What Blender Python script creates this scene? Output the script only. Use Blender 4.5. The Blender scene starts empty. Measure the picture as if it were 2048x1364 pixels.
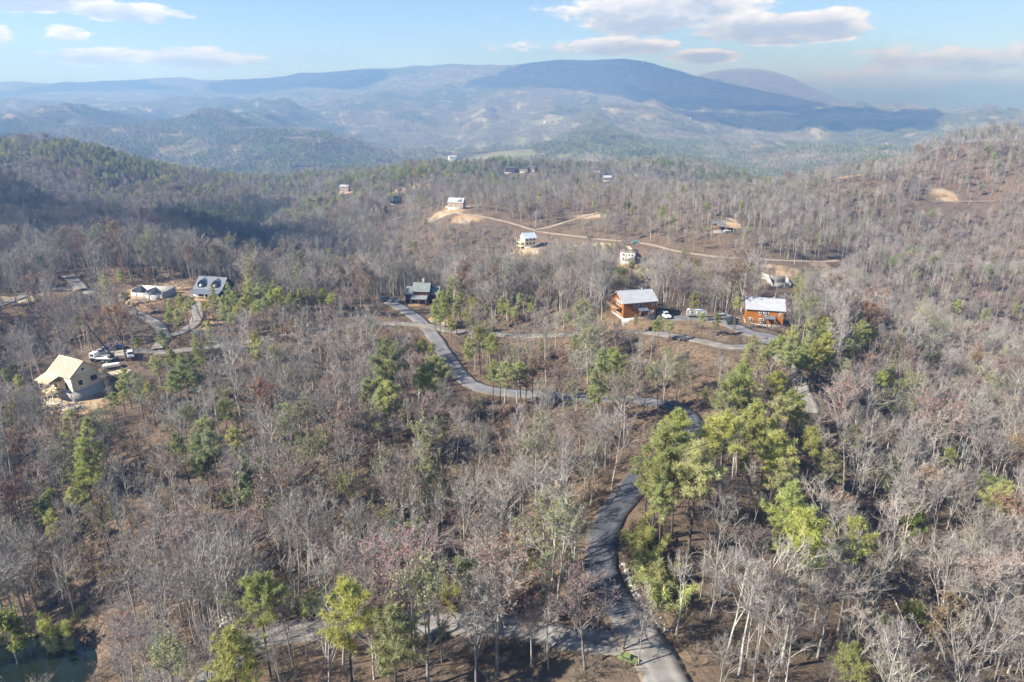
import bpy, bmesh, math, random
import numpy as np
from mathutils import Vector, Matrix, Euler, kdtree

random.seed(7)
RNG = np.random.default_rng(7)
SC = bpy.context.scene
COL = SC.collection
R = math.radians

# ------------------------------------------------------------------ camera
F, CX, CY = 2048 * 24 / 36.0, 1024.0, 682.0
PITCH = R(19.2)
CAM = np.array([0.0, 0.0, 100.0])
cam_d = bpy.data.cameras.new('camera')
cam_d.lens, cam_d.sensor_width = 24, 36
cam_d.clip_start, cam_d.clip_end = 1.0, 120000
cam = bpy.data.objects.new('camera', cam_d)
COL.objects.link(cam)
cam.location = CAM
cam.rotation_euler = (R(90) - PITCH, 0, 0)
SC.camera = cam

# ------------------------------------------------------------------ light
SUN_EL, SUN_AZ = R(36), R(247)          # azimuth clockwise from +Y (the view direction)
SUN = Vector((math.sin(SUN_AZ) * math.cos(SUN_EL), math.cos(SUN_AZ) * math.cos(SUN_EL), math.sin(SUN_EL)))
sun_d = bpy.data.lights.new('sun', 'SUN')
sun_d.energy, sun_d.angle, sun_d.color = 5.0, R(0.53), (1.0, 0.965, 0.915)
sun = bpy.data.objects.new('sun', sun_d)
COL.objects.link(sun)
sun.rotation_euler = SUN.to_track_quat('Z', 'Y').to_euler()

W = bpy.data.worlds.new('World')
SC.world = W
W.use_nodes = True
wn, wl = W.node_tree.nodes, W.node_tree.links
wn.clear()


def N(nodes, t, **kw):
    n = nodes.new(t)
    for k, v in kw.items():
        if k in n.inputs and not hasattr(n, k):
            n.inputs[k].default_value = v
        else:
            setattr(n, k, v)
    return n


def mth(nodes, links, op, a, b=None, clamp=False, c=None):
    n = nodes.new('ShaderNodeMath')
    n.operation, n.use_clamp = op, clamp
    for i, s in enumerate((a, b, c)):
        if s is None:
            continue
        if isinstance(s, (int, float)):
            n.inputs[i].default_value = s
        else:
            links.new(s, n.inputs[i])
    return n.outputs[0]


sky = wn.new('ShaderNodeTexSky')
sky.sky_type = 'NISHITA'
sky.sun_disc = False
sky.sun_elevation, sky.sun_rotation = SUN_EL, SUN_AZ
sky.altitude, sky.air_density, sky.dust_density, sky.ozone_density = 3000, 0.85, 0.0, 2.2
SKY_STRENGTH = 0.075


def sky_world():
    """Blue Nishita sky with cumulus banks: noise on the plane of the cloud deck, shaped in low banks."""
    n, l = wn, wl
    tc = n.new('ShaderNodeTexCoord')
    sep = n.new('ShaderNodeSeparateXYZ')
    l.new(tc.outputs['Generated'], sep.inputs[0])
    x, y, z = sep.outputs
    # azimuth/elevation coordinates in degrees
    az = mth(n, l, 'MULTIPLY', mth(n, l, 'ARCTAN2', x, y), 57.2958)
    el = mth(n, l, 'MULTIPLY', mth(n, l, 'ARCSINE', z), 57.2958)
    comb = n.new('ShaderNodeCombineXYZ')
    l.new(mth(n, l, 'MULTIPLY', az, 0.16), comb.inputs[0])
    l.new(mth(n, l, 'MULTIPLY', el, 0.42), comb.inputs[1])
    nz = N(n, 'ShaderNodeTexNoise', noise_dimensions='2D')
    nz.inputs['Scale'].default_value = 1.0
    nz.inputs['Detail'].default_value = 5
    nz.inputs['Roughness'].default_value = 0.56
    l.new(comb.outputs[0], nz.inputs['Vector'])
    nz2 = N(n, 'ShaderNodeTexNoise', noise_dimensions='2D')
    nz2.inputs['Scale'].default_value = 3.6
    nz2.inputs['Detail'].default_value = 5
    nz2.inputs['Roughness'].default_value = 0.6
    l.new(comb.outputs[0], nz2.inputs['Vector'])
    # the cloud banks: centre azimuth, centre elevation, half width, half height, weight
    banks = [(11, 6.4, 9.5, 1.6, 1.0), (19.5, 5.3, 7.5, 1.25, 1.0), (-34, 7.0, 6.0, 1.5, .85), (-37, 3.9, 3.2, 1.2, .8),
             (-27, 5.9, 3.4, .75, .62), (-30.8, 4.2, 2.0, .7, .6), (-25, 3.1, 9, .75, .72), (5.5, 4.1, 7.5, .7, .72),
             (32, 2.9, 6.5, 1.0, .62), (14.5, 3.35, 2.6, .5, .66), (22, 1.6, 11, .7, .45), (36, 1.2, 9, .6, .4),
             (-60, 6, 12, 2.4, .9), (62, 5, 10, 2, .9)]
    cv = n.new('ShaderNodeCombineXYZ')
    l.new(az, cv.inputs[0])
    l.new(el, cv.inputs[1])

    def vm(op, a_, b_=None, c_=None):
        q = n.new('ShaderNodeVectorMath')
        q.operation = op
        for i_, s_ in enumerate((a_, b_, c_)):
            if s_ is None:
                continue
            if isinstance(s_, tuple):
                q.inputs[i_].default_value = s_
            else:
                l.new(s_, q.inputs[i_])
        return q
    acc, accb = None, None
    for (a0, e0, wa, we, k) in banks:
        dv = vm('MULTIPLY_ADD', cv.outputs[0], (1 / wa, 1 / we, 0), (-a0 / wa, -e0 / we, 0)).outputs[0]
        d2 = vm('DOT_PRODUCT', dv, dv).outputs['Value']
        g = mth(n, l, 'MULTIPLY_ADD', d2, -k, False, k)
        hy = vm('DOT_PRODUCT', dv, (0, .5, 0)).outputs['Value']
        # height inside the bank (-.5 base, .5 top): bases are greyer
        w_ = mth(n, l, 'MAXIMUM', g, 0.0)
        acc = g if acc is None else mth(n, l, 'MAXIMUM', acc, g)
        accb = (w_, mth(n, l, 'MULTIPLY', w_, hy)) if accb is None else (mth(n, l, 'ADD', accb[0], w_), mth(n, l, 'MULTIPLY_ADD', w_, hy, False, accb[1]))
    acc = mth(n, l, 'MAXIMUM', acc, -0.45)
    hgt = mth(n, l, 'ADD', mth(n, l, 'DIVIDE', accb[1], mth(n, l, 'MAXIMUM', accb[0], 0.01)), 0.5)
    dens = mth(n, l, 'ADD', mth(n, l, 'MULTIPLY', acc, 0.5), mth(n, l, 'SUBTRACT', nz.outputs['Fac'], 0.47))
    dens = mth(n, l, 'ADD', dens, mth(n, l, 'MULTIPLY', mth(n, l, 'SUBTRACT', nz2.outputs['Fac'], 0.5), 0.42))
    ms = n.new('ShaderNodeMapRange')
    ms.interpolation_type = 'SMOOTHSTEP'
    ms.inputs['From Min'].default_value, ms.inputs['From Max'].default_value = 0.02, 0.2
    ms.inputs['To Max'].default_value = 0.93
    l.new(dens, ms.inputs['Value'])
    up = mth(n, l, 'GREATER_THAN', el, -0.5)
    mask = mth(n, l, 'MULTIPLY', ms.outputs[0], up)
    # sunlit tops, grey bases; thick parts grey
    lit = mth(n, l, 'ADD', mth(n, l, 'MULTIPLY', hgt, 0.75), mth(n, l, 'MULTIPLY', mth(n, l, 'SUBTRACT', nz2.outputs['Fac'], 0.5), 1.3))
    lit = mth(n, l, 'SUBTRACT', lit, mth(n, l, 'MULTIPLY', mth(n, l, 'MAXIMUM', mth(n, l, 'SUBTRACT', dens, 0.25), 0.0), 1.5))
    rp = n.new('ShaderNodeValToRGB')
    rp.color_ramp.elements[0].position, rp.color_ramp.elements[0].color = 0.0, (.43, .47, .56, 1)
    rp.color_ramp.elements[1].position, rp.color_ramp.elements[1].color = 0.62, (1.0, .965, .94, 1)
    l.new(lit, rp.inputs[0])
    bg_s = n.new('ShaderNodeBackground')
    l.new(sky.outputs[0], bg_s.inputs[0])
    bg_s.inputs[1].default_value = SKY_STRENGTH
    bg_c = n.new('ShaderNodeBackground')
    l.new(rp.outputs[0], bg_c.inputs[0])
    bg_c.inputs[1].default_value = 0.56
    mx = n.new('ShaderNodeMixShader')
    l.new(mask, mx.inputs[0])
    l.new(bg_s.outputs[0], mx.inputs[1])
    l.new(bg_c.outputs[0], mx.inputs[2])
    out = n.new('ShaderNodeOutputWorld')
    l.new(mx.outputs[0], out.inputs[0])


sky_world()
W.cycles.sampling_method = 'MANUAL'
W.cycles.sample_map_resolution = 256
vs = SC.view_settings
vs.view_transform, vs.look, vs.gamma, vs.exposure = 'Standard', 'None', 1.0, 1.38
vs.use_curve_mapping = False
SC.render.engine = 'CYCLES'
cy = SC.cycles
cy.max_bounces, cy.diffuse_bounces, cy.glossy_bounces = 4, 2, 1
cy.use_adaptive_sampling, cy.adaptive_threshold = True, .02
cy.transmission_bounces, cy.transparent_max_bounces, cy.volume_bounces = 3, 4, 0
cy.use_denoising = True
cy.denoiser = 'OPENIMAGEDENOISE'
cy.denoising_input_passes = 'RGB_ALBEDO_NORMAL'
cy.sample_clamp_indirect = 6

# ------------------------------------------------------------------ pixel <-> place
ct, st = math.cos(PITCH), math.sin(PITCH)


def unproj(u, v, D):
    """a place D metres deep along the lens axis that the photograph shows at pixel (u, v)"""
    a, b = (u - CX) / F, (CY - v) / F
    return CAM + D * np.array([a, ct + b * st, -st + b * ct])


def proj(P):
    P = np.asarray(P, float) - CAM
    D = P[..., 1] * ct - P[..., 2] * st
    up = P[..., 1] * st + P[..., 2] * ct
    Dm = np.maximum(D, 1e-3)
    return CX + F * P[..., 0] / Dm, CY - F * up / Dm, D


# ------------------------------------------------------------------ noise
def _h(ix, iy, s):
    n = (ix.astype(np.int64) * 374761393 + iy.astype(np.int64) * 668265263 + s * 974711 + 12345) & 0x7fffffff
    n = ((n ^ (n >> 13)) * 1274126177) & 0x7fffffff
    n = ((n ^ (n >> 15)) * 69069 + 1) & 0x7fffffff
    return ((n ^ (n >> 16)) & 0xffff) / 65535.0


def vnoise(x, y, s=0):
    x, y = np.asarray(x, float), np.asarray(y, float)
    ix, iy = np.floor(x), np.floor(y)
    fx, fy = x - ix, y - iy
    ix, iy = ix.astype(np.int64), iy.astype(np.int64)
    fx = fx * fx * fx * (fx * (fx * 6 - 15) + 10)
    fy = fy * fy * fy * (fy * (fy * 6 - 15) + 10)
    a, b = _h(ix, iy, s), _h(ix + 1, iy, s)
    c, d = _h(ix, iy + 1, s), _h(ix + 1, iy + 1, s)
    return (a * (1 - fx) + b * fx) * (1 - fy) + (c * (1 - fx) + d * fx) * fy


def fbm(x, y, s=0, o=4):
    t, amp, tot = 0, 1.0, 0
    for i in range(o):
        t = t + amp * vnoise(x * 2 ** i + 17.3 * i, y * 2 ** i - 9.1 * i, s + i)
        tot += amp
        amp *= 0.5
    return t / tot


def sstep(a, b, x):
    t = np.clip((x - a) / (b - a), 0, 1)
    return t * t * (3 - 2 * t)


# ------------------------------------------------------------------ terrain
CPS = [  # pixel u, v and depth: ground points read off the photograph
    (100, 1330, 107), (320, 1290, 108), (480, 1205, 116), (700, 1262, 97), (420, 1345, 91), (0, 1150, 135), (1000, 1270, 95),
    (1270, 1290, 88), (1262, 1245, 92), (1205, 1100, 107), (1225, 1030, 116), (1290, 945, 129), (1390, 850, 150), (1300, 805, 165),
    (1200, 797, 168), (1000, 785, 175), (930, 762, 185), (870, 700, 212), (855, 650, 232), (830, 625, 252), (845, 602, 268),
    (770, 600, 270), (980, 1060, 131), (960, 870, 154), (800, 950, 140), (640, 830, 172), (600, 1050, 132), (700, 740, 205),
    (940, 668, 226), (1100, 671, 212), (1250, 663, 205), (1400, 681, 190), (1460, 688, 183), (1265, 628, 212), (1525, 643, 200),
    (1370, 634, 209), (1150, 725, 196), (1000, 730, 200), (1380, 740, 178), (1250, 740, 186), (600, 660, 232),
    (250, 1000, 142), (150, 900, 164), (400, 900, 160), (30, 980, 150), (0, 800, 200), (150, 785, 190), (230, 715, 205), (330, 702, 212),
    (480, 686, 224), (100, 700, 220), (0, 690, 225), (428, 588, 262), (300, 592, 256), (150, 578, 262), (0, 610, 240), (395, 640, 238), (600, 610, 260),
    (1900, 1200, 113), (1600, 1100, 119), (2040, 1340, 100), (1500, 950, 140), (1480, 820, 160), (1600, 780, 172), (1720, 850, 176), (1950, 950, 165), (2048, 760, 262),
    (1850, 790, 226), (1650, 700, 203), (1780, 730, 218), (1950, 720, 335), (1700, 640, 288), (1950, 550, 450), (2048, 620, 410),
    (1850, 450, 540), (1950, 402, 588), (1750, 350, 610), (2000, 335, 662), (2000, 287, 705), (2048, 275, 710), (1900, 302, 695),
    (1680, 362, 610), (1500, 372, 620), (1300, 376, 640), (1100, 400, 600), (1600, 430, 530), (1700, 520, 440),
    (915, 418, 546), (800, 425, 590), (1000, 440, 505), (1060, 493, 470), (1255, 522, 400), (1200, 478, 440), (1400, 506, 405),
    (1600, 522, 382), (1555, 565, 340), (1435, 458, 432), (1200, 425, 525), (900, 535, 445), (700, 525, 475), (600, 505, 480), (560, 498, 520), (800, 470, 540),
    (522, 485, 620), (545, 460, 680), (1100, 570, 310), (1350, 570, 290), (1400, 600, 255), (430, 545, 310), (300, 535, 320), (130, 545, 300), (0, 548, 312),
    (100, 475, 435), (100, 432, 470), (0, 390, 500), (200, 428, 490), (400, 467, 470), (200, 492, 430), (400, 500, 430), (480, 497, 470), (650, 445, 610), (720, 400, 690), (800, 405, 640), (690, 382, 800),
    (0, 337, 1000), (130, 333, 1000), (300, 348, 1010), (430, 358, 1020), (600, 356, 1040), (850, 342, 1120), (600, 420, 800),
    (300, 400, 850), (500, 462, 730), (400, 430, 760), (0, 360, 860), (750, 365, 960), (600, 380, 900),
    (1040, 348, 1040), (1000, 322, 1900), (1020, 312, 2050), (1300, 322, 1800), (1600, 312, 1900), (600, 322, 1850), (1200, 350, 1150), (300, 285, 2000),
    (300, 248, 2800), (100, 250, 2900), (700, 243, 3300), (700, 272, 2600), (1000, 233, 3600), (1200, 217, 4100), (1400, 243, 3500),
    (1700, 265, 3300), (1200, 262, 3000), (500, 225, 4000), (850, 215, 4300), (0, 222, 4000), (200, 203, 5000), (2048, 262, 3400),
    (0, 167, 6000), (200, 170, 6000), (330, 159, 6000), (520, 162, 6000), (600, 150, 6000), (750, 140, 6000), (900, 133, 6000),
    (1100, 132, 6000), (1200, 136, 6000), (1250, 140, 6000), (1310, 146, 6000), (1360, 158, 5950), (1400, 175, 5900), (1480, 184, 5700), (1600, 208, 5500), (1750, 236, 5200), (1880, 250, 4800),
    (1000, 170, 5200), (1300, 170, 5200), (700, 180, 5200), (400, 190, 5300), (1400, 210, 4700), (1100, 195, 4600),
    (1400, 152, 8000), (1440, 147, 8000), (1500, 153, 8000), (1550, 160, 8000), (1585, 166, 8000), (1612, 184, 7900), (1650, 203, 7800), (1700, 218, 7700), (1760, 234, 7500), (2000, 232, 9000)]
XYZ = np.array([unproj(*c) for c in CPS])
# hidden ground behind crests (bearing pixel, ground range, height)
for (u, rng_, z) in [(1500, 950, -30), (1300, 900, -25), (1750, 900, -25), (2000, 1050, -30), (2048, 1700, -50), (1100, 850, -12), (200, 640, -34), (0, 650, -25), (380, 600, -40), (0, 370, 6), (200, 365, 4), (400, 372, -2), (520, 400, -8), (700, 380, -8), (900, 360, -2),
                     (100, 1350, -50), (600, 1350, -55), (850, 1400, -52), (300, 2300, -45), (100, 3400, 20), (700, 3800, 20), (1200, 4350, 70),
                     (1000, 7200, 150), (1200, 7000, 100), (300, 7500, 100), (700, 7500, 150), (0, 7500, 100), (1300, 6800, 120), (1500, 6600, 0), (1500, 9500, 0), (1650, 10500, -80), (1800, 6000, -90), (2048, 6000, -90),
                     (0, 14000, -60), (500, 14000, -60), (1000, 14000, -80), (1500, 14000, -85), (2048, 12000, -85), (2048, 20000, -80), (1000, 30000, -60), (0, 30000, -60), (1600, 30000, -60)]:
    az_ = math.atan((u - CX) / F)
    XYZ = np.vstack([XYZ, [rng_ * math.sin(az_), rng_ * math.cos(az_), z]])


def tocoord(x, y):
    r = np.hypot(x, y)
    ang = np.arctan2(x, y)
    return np.stack([np.clip(ang, -.78, .78) * 1.25, np.log(np.clip(r, 72, 32000))], -1)


_PC = tocoord(XYZ[:, 0], XYZ[:, 1])


def _U(r2):
    return 0.5 * r2 * np.log(r2 + 1e-12)


_n = len(XYZ)
_K = _U(((_PC[:, None] - _PC[None]) ** 2).sum(-1)) + np.eye(_n) * 0.0012
_P = np.hstack([np.ones((_n, 1)), _PC])
_A = np.block([[_K, _P], [_P.T, np.zeros((3, 3))]])
_wt = np.linalg.solve(_A, np.concatenate([XYZ[:, 2], np.zeros(3)]))


def base_height(x, y):
    c = tocoord(x, y)
    out = _wt[_n] + c @ _wt[_n + 1:]
    for i0 in range(0, len(c), 20000):
        d2 = ((c[i0:i0 + 20000, None] - _PC[None]) ** 2).sum(-1)
        out[i0:i0 + 20000] += _U(d2) @ _wt[:_n]
    r = np.hypot(x, y)
    ang = np.abs(np.arctan2(x, y))
    out = out + (20 - out) * sstep(.85, 1.6, ang)              # rolling ground out of view
    for lam, k, s in ((1500, .07, 1), (700, .12, 2), (330, .13, 3), (160, .10, 4), (80, .07, 5), (36, .03, 6), (14, .016, 7)):
        st_ = 1.0 + 1.1 * float(lam > 300)                      # spurs run down towards the valley
        nn = 1 - np.abs(2 * vnoise(x / lam + s, y / (lam * st_) - s, 40 + s) - 1) * 1.25 if lam > 60 else vnoise(x / lam, y / lam, 40 + s)
        flat = 1 - .75 * sstep(8500, 12000, r)
        out = out + (nn - .5) * lam * k * ((1 + .5 * sstep(3000, 4200, r)) if lam < 400 else (1 - .75 * sstep(4600, 5600, r))) * (1 - .8 * sstep(5200, 5750, r)) * np.clip((r / lam - 1.6) / 2.4, 0, 1) * flat
    out = out + (vnoise(x / 5., y / 5., 61) - .5) * .5 * (r < 900)
    return out


ANG = np.concatenate([np.linspace(-math.pi, -.82, 26)[:-1], np.linspace(-.82, .82, 420), np.linspace(.82, math.pi, 26)[1:]])
LNR = np.concatenate([[math.log(.5), math.log(20), math.log(45)], np.arange(math.log(60), math.log(330), .0058), np.arange(math.log(330), math.log(1500), .011),
                      np.arange(math.log(1500), math.log(9500), .014), np.arange(math.log(9500), math.log(34000), .06)])
RAD = np.exp(LNR)
GX = RAD[:, None] * np.sin(ANG)[None]
GY = RAD[:, None] * np.cos(ANG)[None]
GZ = base_height(GX.ravel(), GY.ravel()).reshape(GX.shape)
GZ[:, -1] = GZ[:, 0]


def H(x, y):
    """ground height"""
    x, y = np.asarray(x, float), np.asarray(y, float)
    r = np.clip(np.log(np.maximum(np.hypot(x, y), .51)), LNR[0], LNR[-1] - 1e-6)
    a = np.clip(np.arctan2(x, y), ANG[0], ANG[-1] - 1e-9)
    i = np.clip(np.searchsorted(LNR, r, 'right') - 1, 0, len(LNR) - 2)
    j = np.clip(np.searchsorted(ANG, a, 'right') - 1, 0, len(ANG) - 2)
    fr = (np.exp(r) - RAD[i]) / (RAD[i + 1] - RAD[i])
    fa = (a - ANG[j]) / (ANG[j + 1] - ANG[j])
    return (GZ[i, j] * (1 - fa) + GZ[i, j + 1] * fa) * (1 - fr) + (GZ[i + 1, j] * (1 - fa) + GZ[i + 1, j + 1] * fa) * fr


_DS = np.exp(np.linspace(math.log(62), math.log(14000), 4200))


def hit(u, v, lift=0.0):
    """the place on the ground (raised by lift) that the photograph shows at pixel (u, v)"""
    a, b = (u - CX) / F, (CY - v) / F
    P = CAM + _DS[:, None] * np.array([a, ct + b * st, -st + b * ct])
    below = P[:, 2] < H(P[:, 0], P[:, 1]) + lift
    k = int(np.argmax(below)) if below.any() else len(_DS) - 1
    p = P[k].copy()
    p[2] = float(H(p[0], p[1]))
    return p
# ------------------------------------------------------------------ materials
def mat(name, col, rough=.8, var=0.0, scale=3.0, bump=0.0, metal=0.0, col2=None, objvar=0.0, trans=0.0, spec=.3, coords='Object', stretch=None):
    """procedural surface: two colours mixed by noise, fine relief, a little variation from one object to the next"""
    m = bpy.data.materials.new(name)
    m.use_nodes = True
    n, l = m.node_tree.nodes, m.node_tree.links
    p = n['Principled BSDF']
    p.inputs['Roughness'].default_value = rough
    p.inputs['Metallic'].default_value = metal
    p.inputs['Specular IOR Level'].default_value = spec
    c2 = col2 or tuple(max(0, c * (1 - var)) for c in col)
    tc = n.new('ShaderNodeTexCoord')
    nz = n.new('ShaderNodeTexNoise')
    nz.inputs['Scale'].default_value = scale
    nz.inputs['Detail'].default_value = 5
    src = tc.outputs[coords]
    if stretch:
        mp = n.new('ShaderNodeMapping')
        mp.inputs['Scale'].default_value = stretch
        l.new(src, mp.inputs[0])
        src = mp.outputs[0]
    l.new(src, nz.inputs['Vector'])
    rp = n.new('ShaderNodeMapRange')
    rp.inputs['From Min'].default_value, rp.inputs['From Max'].default_value = .36, .64
    l.new(nz.outputs['Fac'], rp.inputs['Value'])
    mx = n.new('ShaderNodeMix')
    mx.data_type = 'RGBA'
    mx.inputs['A'].default_value = (*col, 1)
    mx.inputs['B'].default_value = (*c2, 1)
    l.new(rp.outputs[0], mx.inputs['Factor'])
    c = mx.outputs['Result']
    if objvar:
        oi = n.new('ShaderNodeObjectInfo')
        hs = n.new('ShaderNodeHueSaturation')
        l.new(c, hs.inputs['Color'])
        v = mth(n, l, 'MULTIPLY_ADD', oi.outputs['Random'], 2 * objvar, False, 1 - objvar)
        l.new(v, hs.inputs['Value'])
        r2 = mth(n, l, 'FRACT', mth(n, l, 'MULTIPLY', oi.outputs['Random'], 17.31))
        l.new(mth(n, l, 'MULTIPLY_ADD', r2, .05 * objvar / .25, False, .5 - .025 * objvar / .25), hs.inputs['Hue'])
        r3 = mth(n, l, 'FRACT', mth(n, l, 'MULTIPLY', oi.outputs['Random'], 7.77))
        l.new(mth(n, l, 'MULTIPLY_ADD', r3, .4, False, .7), hs.inputs['Saturation'])
        c = hs.outputs[0]
    l.new(c, p.inputs['Base Color'])
    if bump:
        b = n.new('ShaderNodeBump')
        b.inputs['Strength'].default_value = bump
        b.inputs['Distance'].default_value = .05
        l.new(nz.outputs['Fac'], b.inputs['Height'])
        l.new(b.outputs[0], p.inputs['Normal'])
    if trans:
        t = n.new('ShaderNodeBsdfTranslucent')
        l.new(c, t.inputs['Color'])
        ms = n.new('ShaderNodeMixShader')
        ms.inputs[0].default_value = trans
        l.new(p.outputs[0], ms.inputs[1])
        l.new(t.outputs[0], ms.inputs[2])
        l.new(ms.outputs[0], n['Material Output'].inputs['Surface'])
    return m


M = {}
M['asphalt'] = mat('asphalt', (.062, .068, .085), .9, col2=(.10, .105, .12), scale=.35, bump=.15)
M['gravel'] = mat('gravel_road', (.25, .238, .225), .95, col2=(.165, .15, .135), scale=.5, bump=.3)
M['oldasphalt'] = mat('worn_asphalt', (.19, .19, .20), .9, col2=(.125, .125, .135), scale=.3, bump=.15)
M['clayroad'] = mat('clay_road', (.36, .30, .235), .95, col2=(.27, .215, .16), scale=.3, bump=.3)
M['concrete'] = mat('concrete', (.46, .45, .43), .9, var=.25, scale=.9, bump=.1)
M['darkconcrete'] = mat('weathered_concrete', (.25, .25, .26), .9, var=.25, scale=.7, bump=.1)
M['water'] = mat('pond_water', (.010, .017, .010), .06, var=.3, scale=.05, spec=.5)
M['riprap'] = mat('pale_rock', (.42, .41, .39), .9, var=.45, scale=1.2, objvar=.2)



def wear(m, k):
    """leaf drift creeping in from the verges, two paler wheel tracks"""
    n, l = m.node_tree.nodes, m.node_tree.links
    p = n['Principled BSDF']
    src = p.inputs['Base Color'].links[0].from_socket
    a = n.new('ShaderNodeAttribute')
    a.attribute_name = 'across'
    tc = n.new('ShaderNodeTexCoord')
    z = n.new('ShaderNodeTexNoise')
    z.inputs['Scale'].default_value, z.inputs['Detail'].default_value, z.inputs['Roughness'].default_value = .9, 7, .7
    l.new(tc.outputs['Object'], z.inputs['Vector'])
    ab = mth(n, l, 'ABSOLUTE', a.outputs['Fac'])
    tr = mth(n, l, 'SUBTRACT', 1.0, mth(n, l, 'MULTIPLY', mth(n, l, 'ABSOLUTE', mth(n, l, 'SUBTRACT', ab, .22)), 9.0), True)
    tr = mth(n, l, 'MULTIPLY', tr, z.outputs['Fac'])
    hs = n.new('ShaderNodeHueSaturation')
    l.new(src, hs.inputs['Color'])
    l.new(mth(n, l, 'MULTIPLY_ADD', tr, k, False, 1.0 - k * .2), hs.inputs['Value'])
    e = mth(n, l, 'ADD', mth(n, l, 'MULTIPLY', ab, 2.0), mth(n, l, 'MULTIPLY', mth(n, l, 'SUBTRACT', z.outputs['Fac'], .5), 1.5))
    mr = n.new('ShaderNodeMapRange')
    mr.inputs['From Min'].default_value, mr.inputs['From Max'].default_value = .84, 1.06
    l.new(e, mr.inputs['Value'])
    mx = n.new('ShaderNodeMix')
    mx.data_type = 'RGBA'
    l.new(mr.outputs[0], mx.inputs['Factor'])
    l.new(hs.outputs[0], mx.inputs['A'])
    mx.inputs['B'].default_value = (.15, .108, .076, 1)
    l.new(mx.outputs['Result'], p.inputs['Base Color'])


for k_, a_ in (('asphalt', .35), ('gravel', .6), ('oldasphalt', .4), ('clayroad', .5)):
    wear(M[k_], a_)

# ------------------------------------------------------------------ roads (read off the photograph, then graded into the slope)
ROADS = [
    ('asphalt_road', 'asphalt', 5.0, [(1264, 1243), (1250, 1226), (1225, 1190), (1203, 1140), (1203, 1085), (1225, 1030), (1265, 970), (1312, 918), (1362, 880), (1386, 852), (1372, 826), (1330, 808)]),
    ('hillside_road', 'oldasphalt', 5.0, [(1372, 826), (1330, 808), (1260, 799), (1180, 796), (1080, 791), (1000, 783), (945, 768), (915, 742), (895, 714), (877, 686), (862, 662), (846, 645), (826, 631), (805, 618), (780, 603)]),
    ('junction_road', 'gravel', 6.0, [(1350, 1410), (1318, 1335), (1290, 1285), (1268, 1250), (1255, 1232)]),
    ('gravel_road', 'gravel', 5.0, [(1295, 1292), (1230, 1278), (1150, 1270), (1000, 1258), (850, 1251), (740, 1249), (620, 1263), (520, 1293), (440, 1335), (390, 1390)]),
    ('ridge_road', 'gravel', 4.2, [(846, 648), (900, 662), (960, 668), (1050, 672), (1150, 668), (1250, 663), (1330, 669), (1400, 681), (1460, 688), (1530, 690), (1585, 740), (1612, 800), (1620, 835)]),
    ('driveway', 'oldasphalt', 5.5, [(1318, 634), (1360, 637), (1410, 640), (1460, 645), (1500, 662), (1545, 678), (1530, 690)]),
    ('spur_road', 'gravel', 4.2, [(846, 648), (760, 648), (640, 660), (560, 673), (480, 687), (400, 698), (340, 704), (290, 697), (250, 702), (205, 716)]),
    ('upper_lane', 'gravel', 4.0, [(315, 700), (328, 672), (318, 650), (290, 635), (240, 612), (195, 590), (150, 578), (80, 580), (30, 597), (-60, 640)]),
    ('house_drive', 'gravel', 4.2, [(390, 600), (395, 622), (392, 645), (365, 665), (330, 672)]),
    ('lot_drive', 'gravel', 5.0, [(165, 582), (155, 566), (146, 556), (138, 548)]),
    ('far_ridge_road', 'clayroad', 4.6, [(880, 424), (930, 428), (985, 437), (1030, 448), (1068, 461), (1130, 470), (1200, 478), (1290, 487), (1340, 498), (1400, 510), (1470, 516), (1560, 520), (1640, 524), (1675, 522)]),
    ('clay_track', 'clayroad', 3.6, [(1072, 462), (1105, 453), (1140, 441), (1175, 430), (1195, 424)]),
    ('far_clay_track', 'clayroad', 3.6, [(1840, 402), (1880, 403), (1940, 403), (1995, 401)]),
]


def catmull(P, step):
    P = np.asarray(P, float)
    Q = np.vstack([2 * P[0] - P[1], P, 2 * P[-1] - P[-2]])
    out = []
    for i in range(1, len(Q) - 2):
        L = np.linalg.norm(Q[i + 1] - Q[i])
        for t in np.arange(0, 1, step / max(L, step)):
            a, b, c, d = Q[i - 1], Q[i], Q[i + 1], Q[i + 2]
            out.append(.5 * ((2 * b) + (c - a) * t + (2 * a - 5 * b + 4 * c - d) * t * t + (3 * b - a - 3 * c + d) * t ** 3))
    out.append(P[-1])
    return np.array(out)


def smooth1(z, k):
    ker = np.ones(2 * k + 1) / (2 * k + 1)
    return np.convolve(np.pad(z, k, mode='edge'), ker, 'valid')


road_lines = []
for name, mk, wd, px in ROADS:
    P = catmull([hit(*p)[:2] for p in px], 1.6)
    for _ in range(2):
        P[1:-1] = (P[:-2] + 2 * P[1:-1] + P[2:]) / 4
    z = smooth1(smooth1(H(P[:, 0], P[:, 1]), 8), 6)
    road_lines.append([name, mk, wd, P, z])

# level pads for buildings and yards: pixel, radius in metres, name of the ground on it
PADS = [(136, 547, 6, 'gravel'), (155, 783, 9, 'clay'), (215, 715, 9, 'gravel'), (250, 703, 8, 'gravel'), (1265, 628, 9, 'dry'), (1525, 643, 9, 'dry'), (1395, 636, 9, 'gravel'), (845, 602, 11, 'dry'),
        (428, 592, 11, 'dry'), (300, 590, 14, 'clay'), (395, 612, 7, 'clay'), (1058, 494, 10, 'clay'), (1257, 524, 10, 'clay'), (1438, 460, 9, 'gravel'), (1555, 560, 9, 'clay'), (915, 416, 12, 'clay')]
pads = []
for (u, v, r, g) in PADS:
    p = hit(u, v)
    pads.append((p[0], p[1], p[2], r, g))

# ditch of the creek and the pond basin
POND = hit(60, 1352)
pond_z = POND[2] - .6
creek = catmull([hit(*p)[:2] for p in [(545, 1165), (500, 1195), (455, 1225), (395, 1262), (330, 1285), (250, 1310)]], 1.5)

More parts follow.
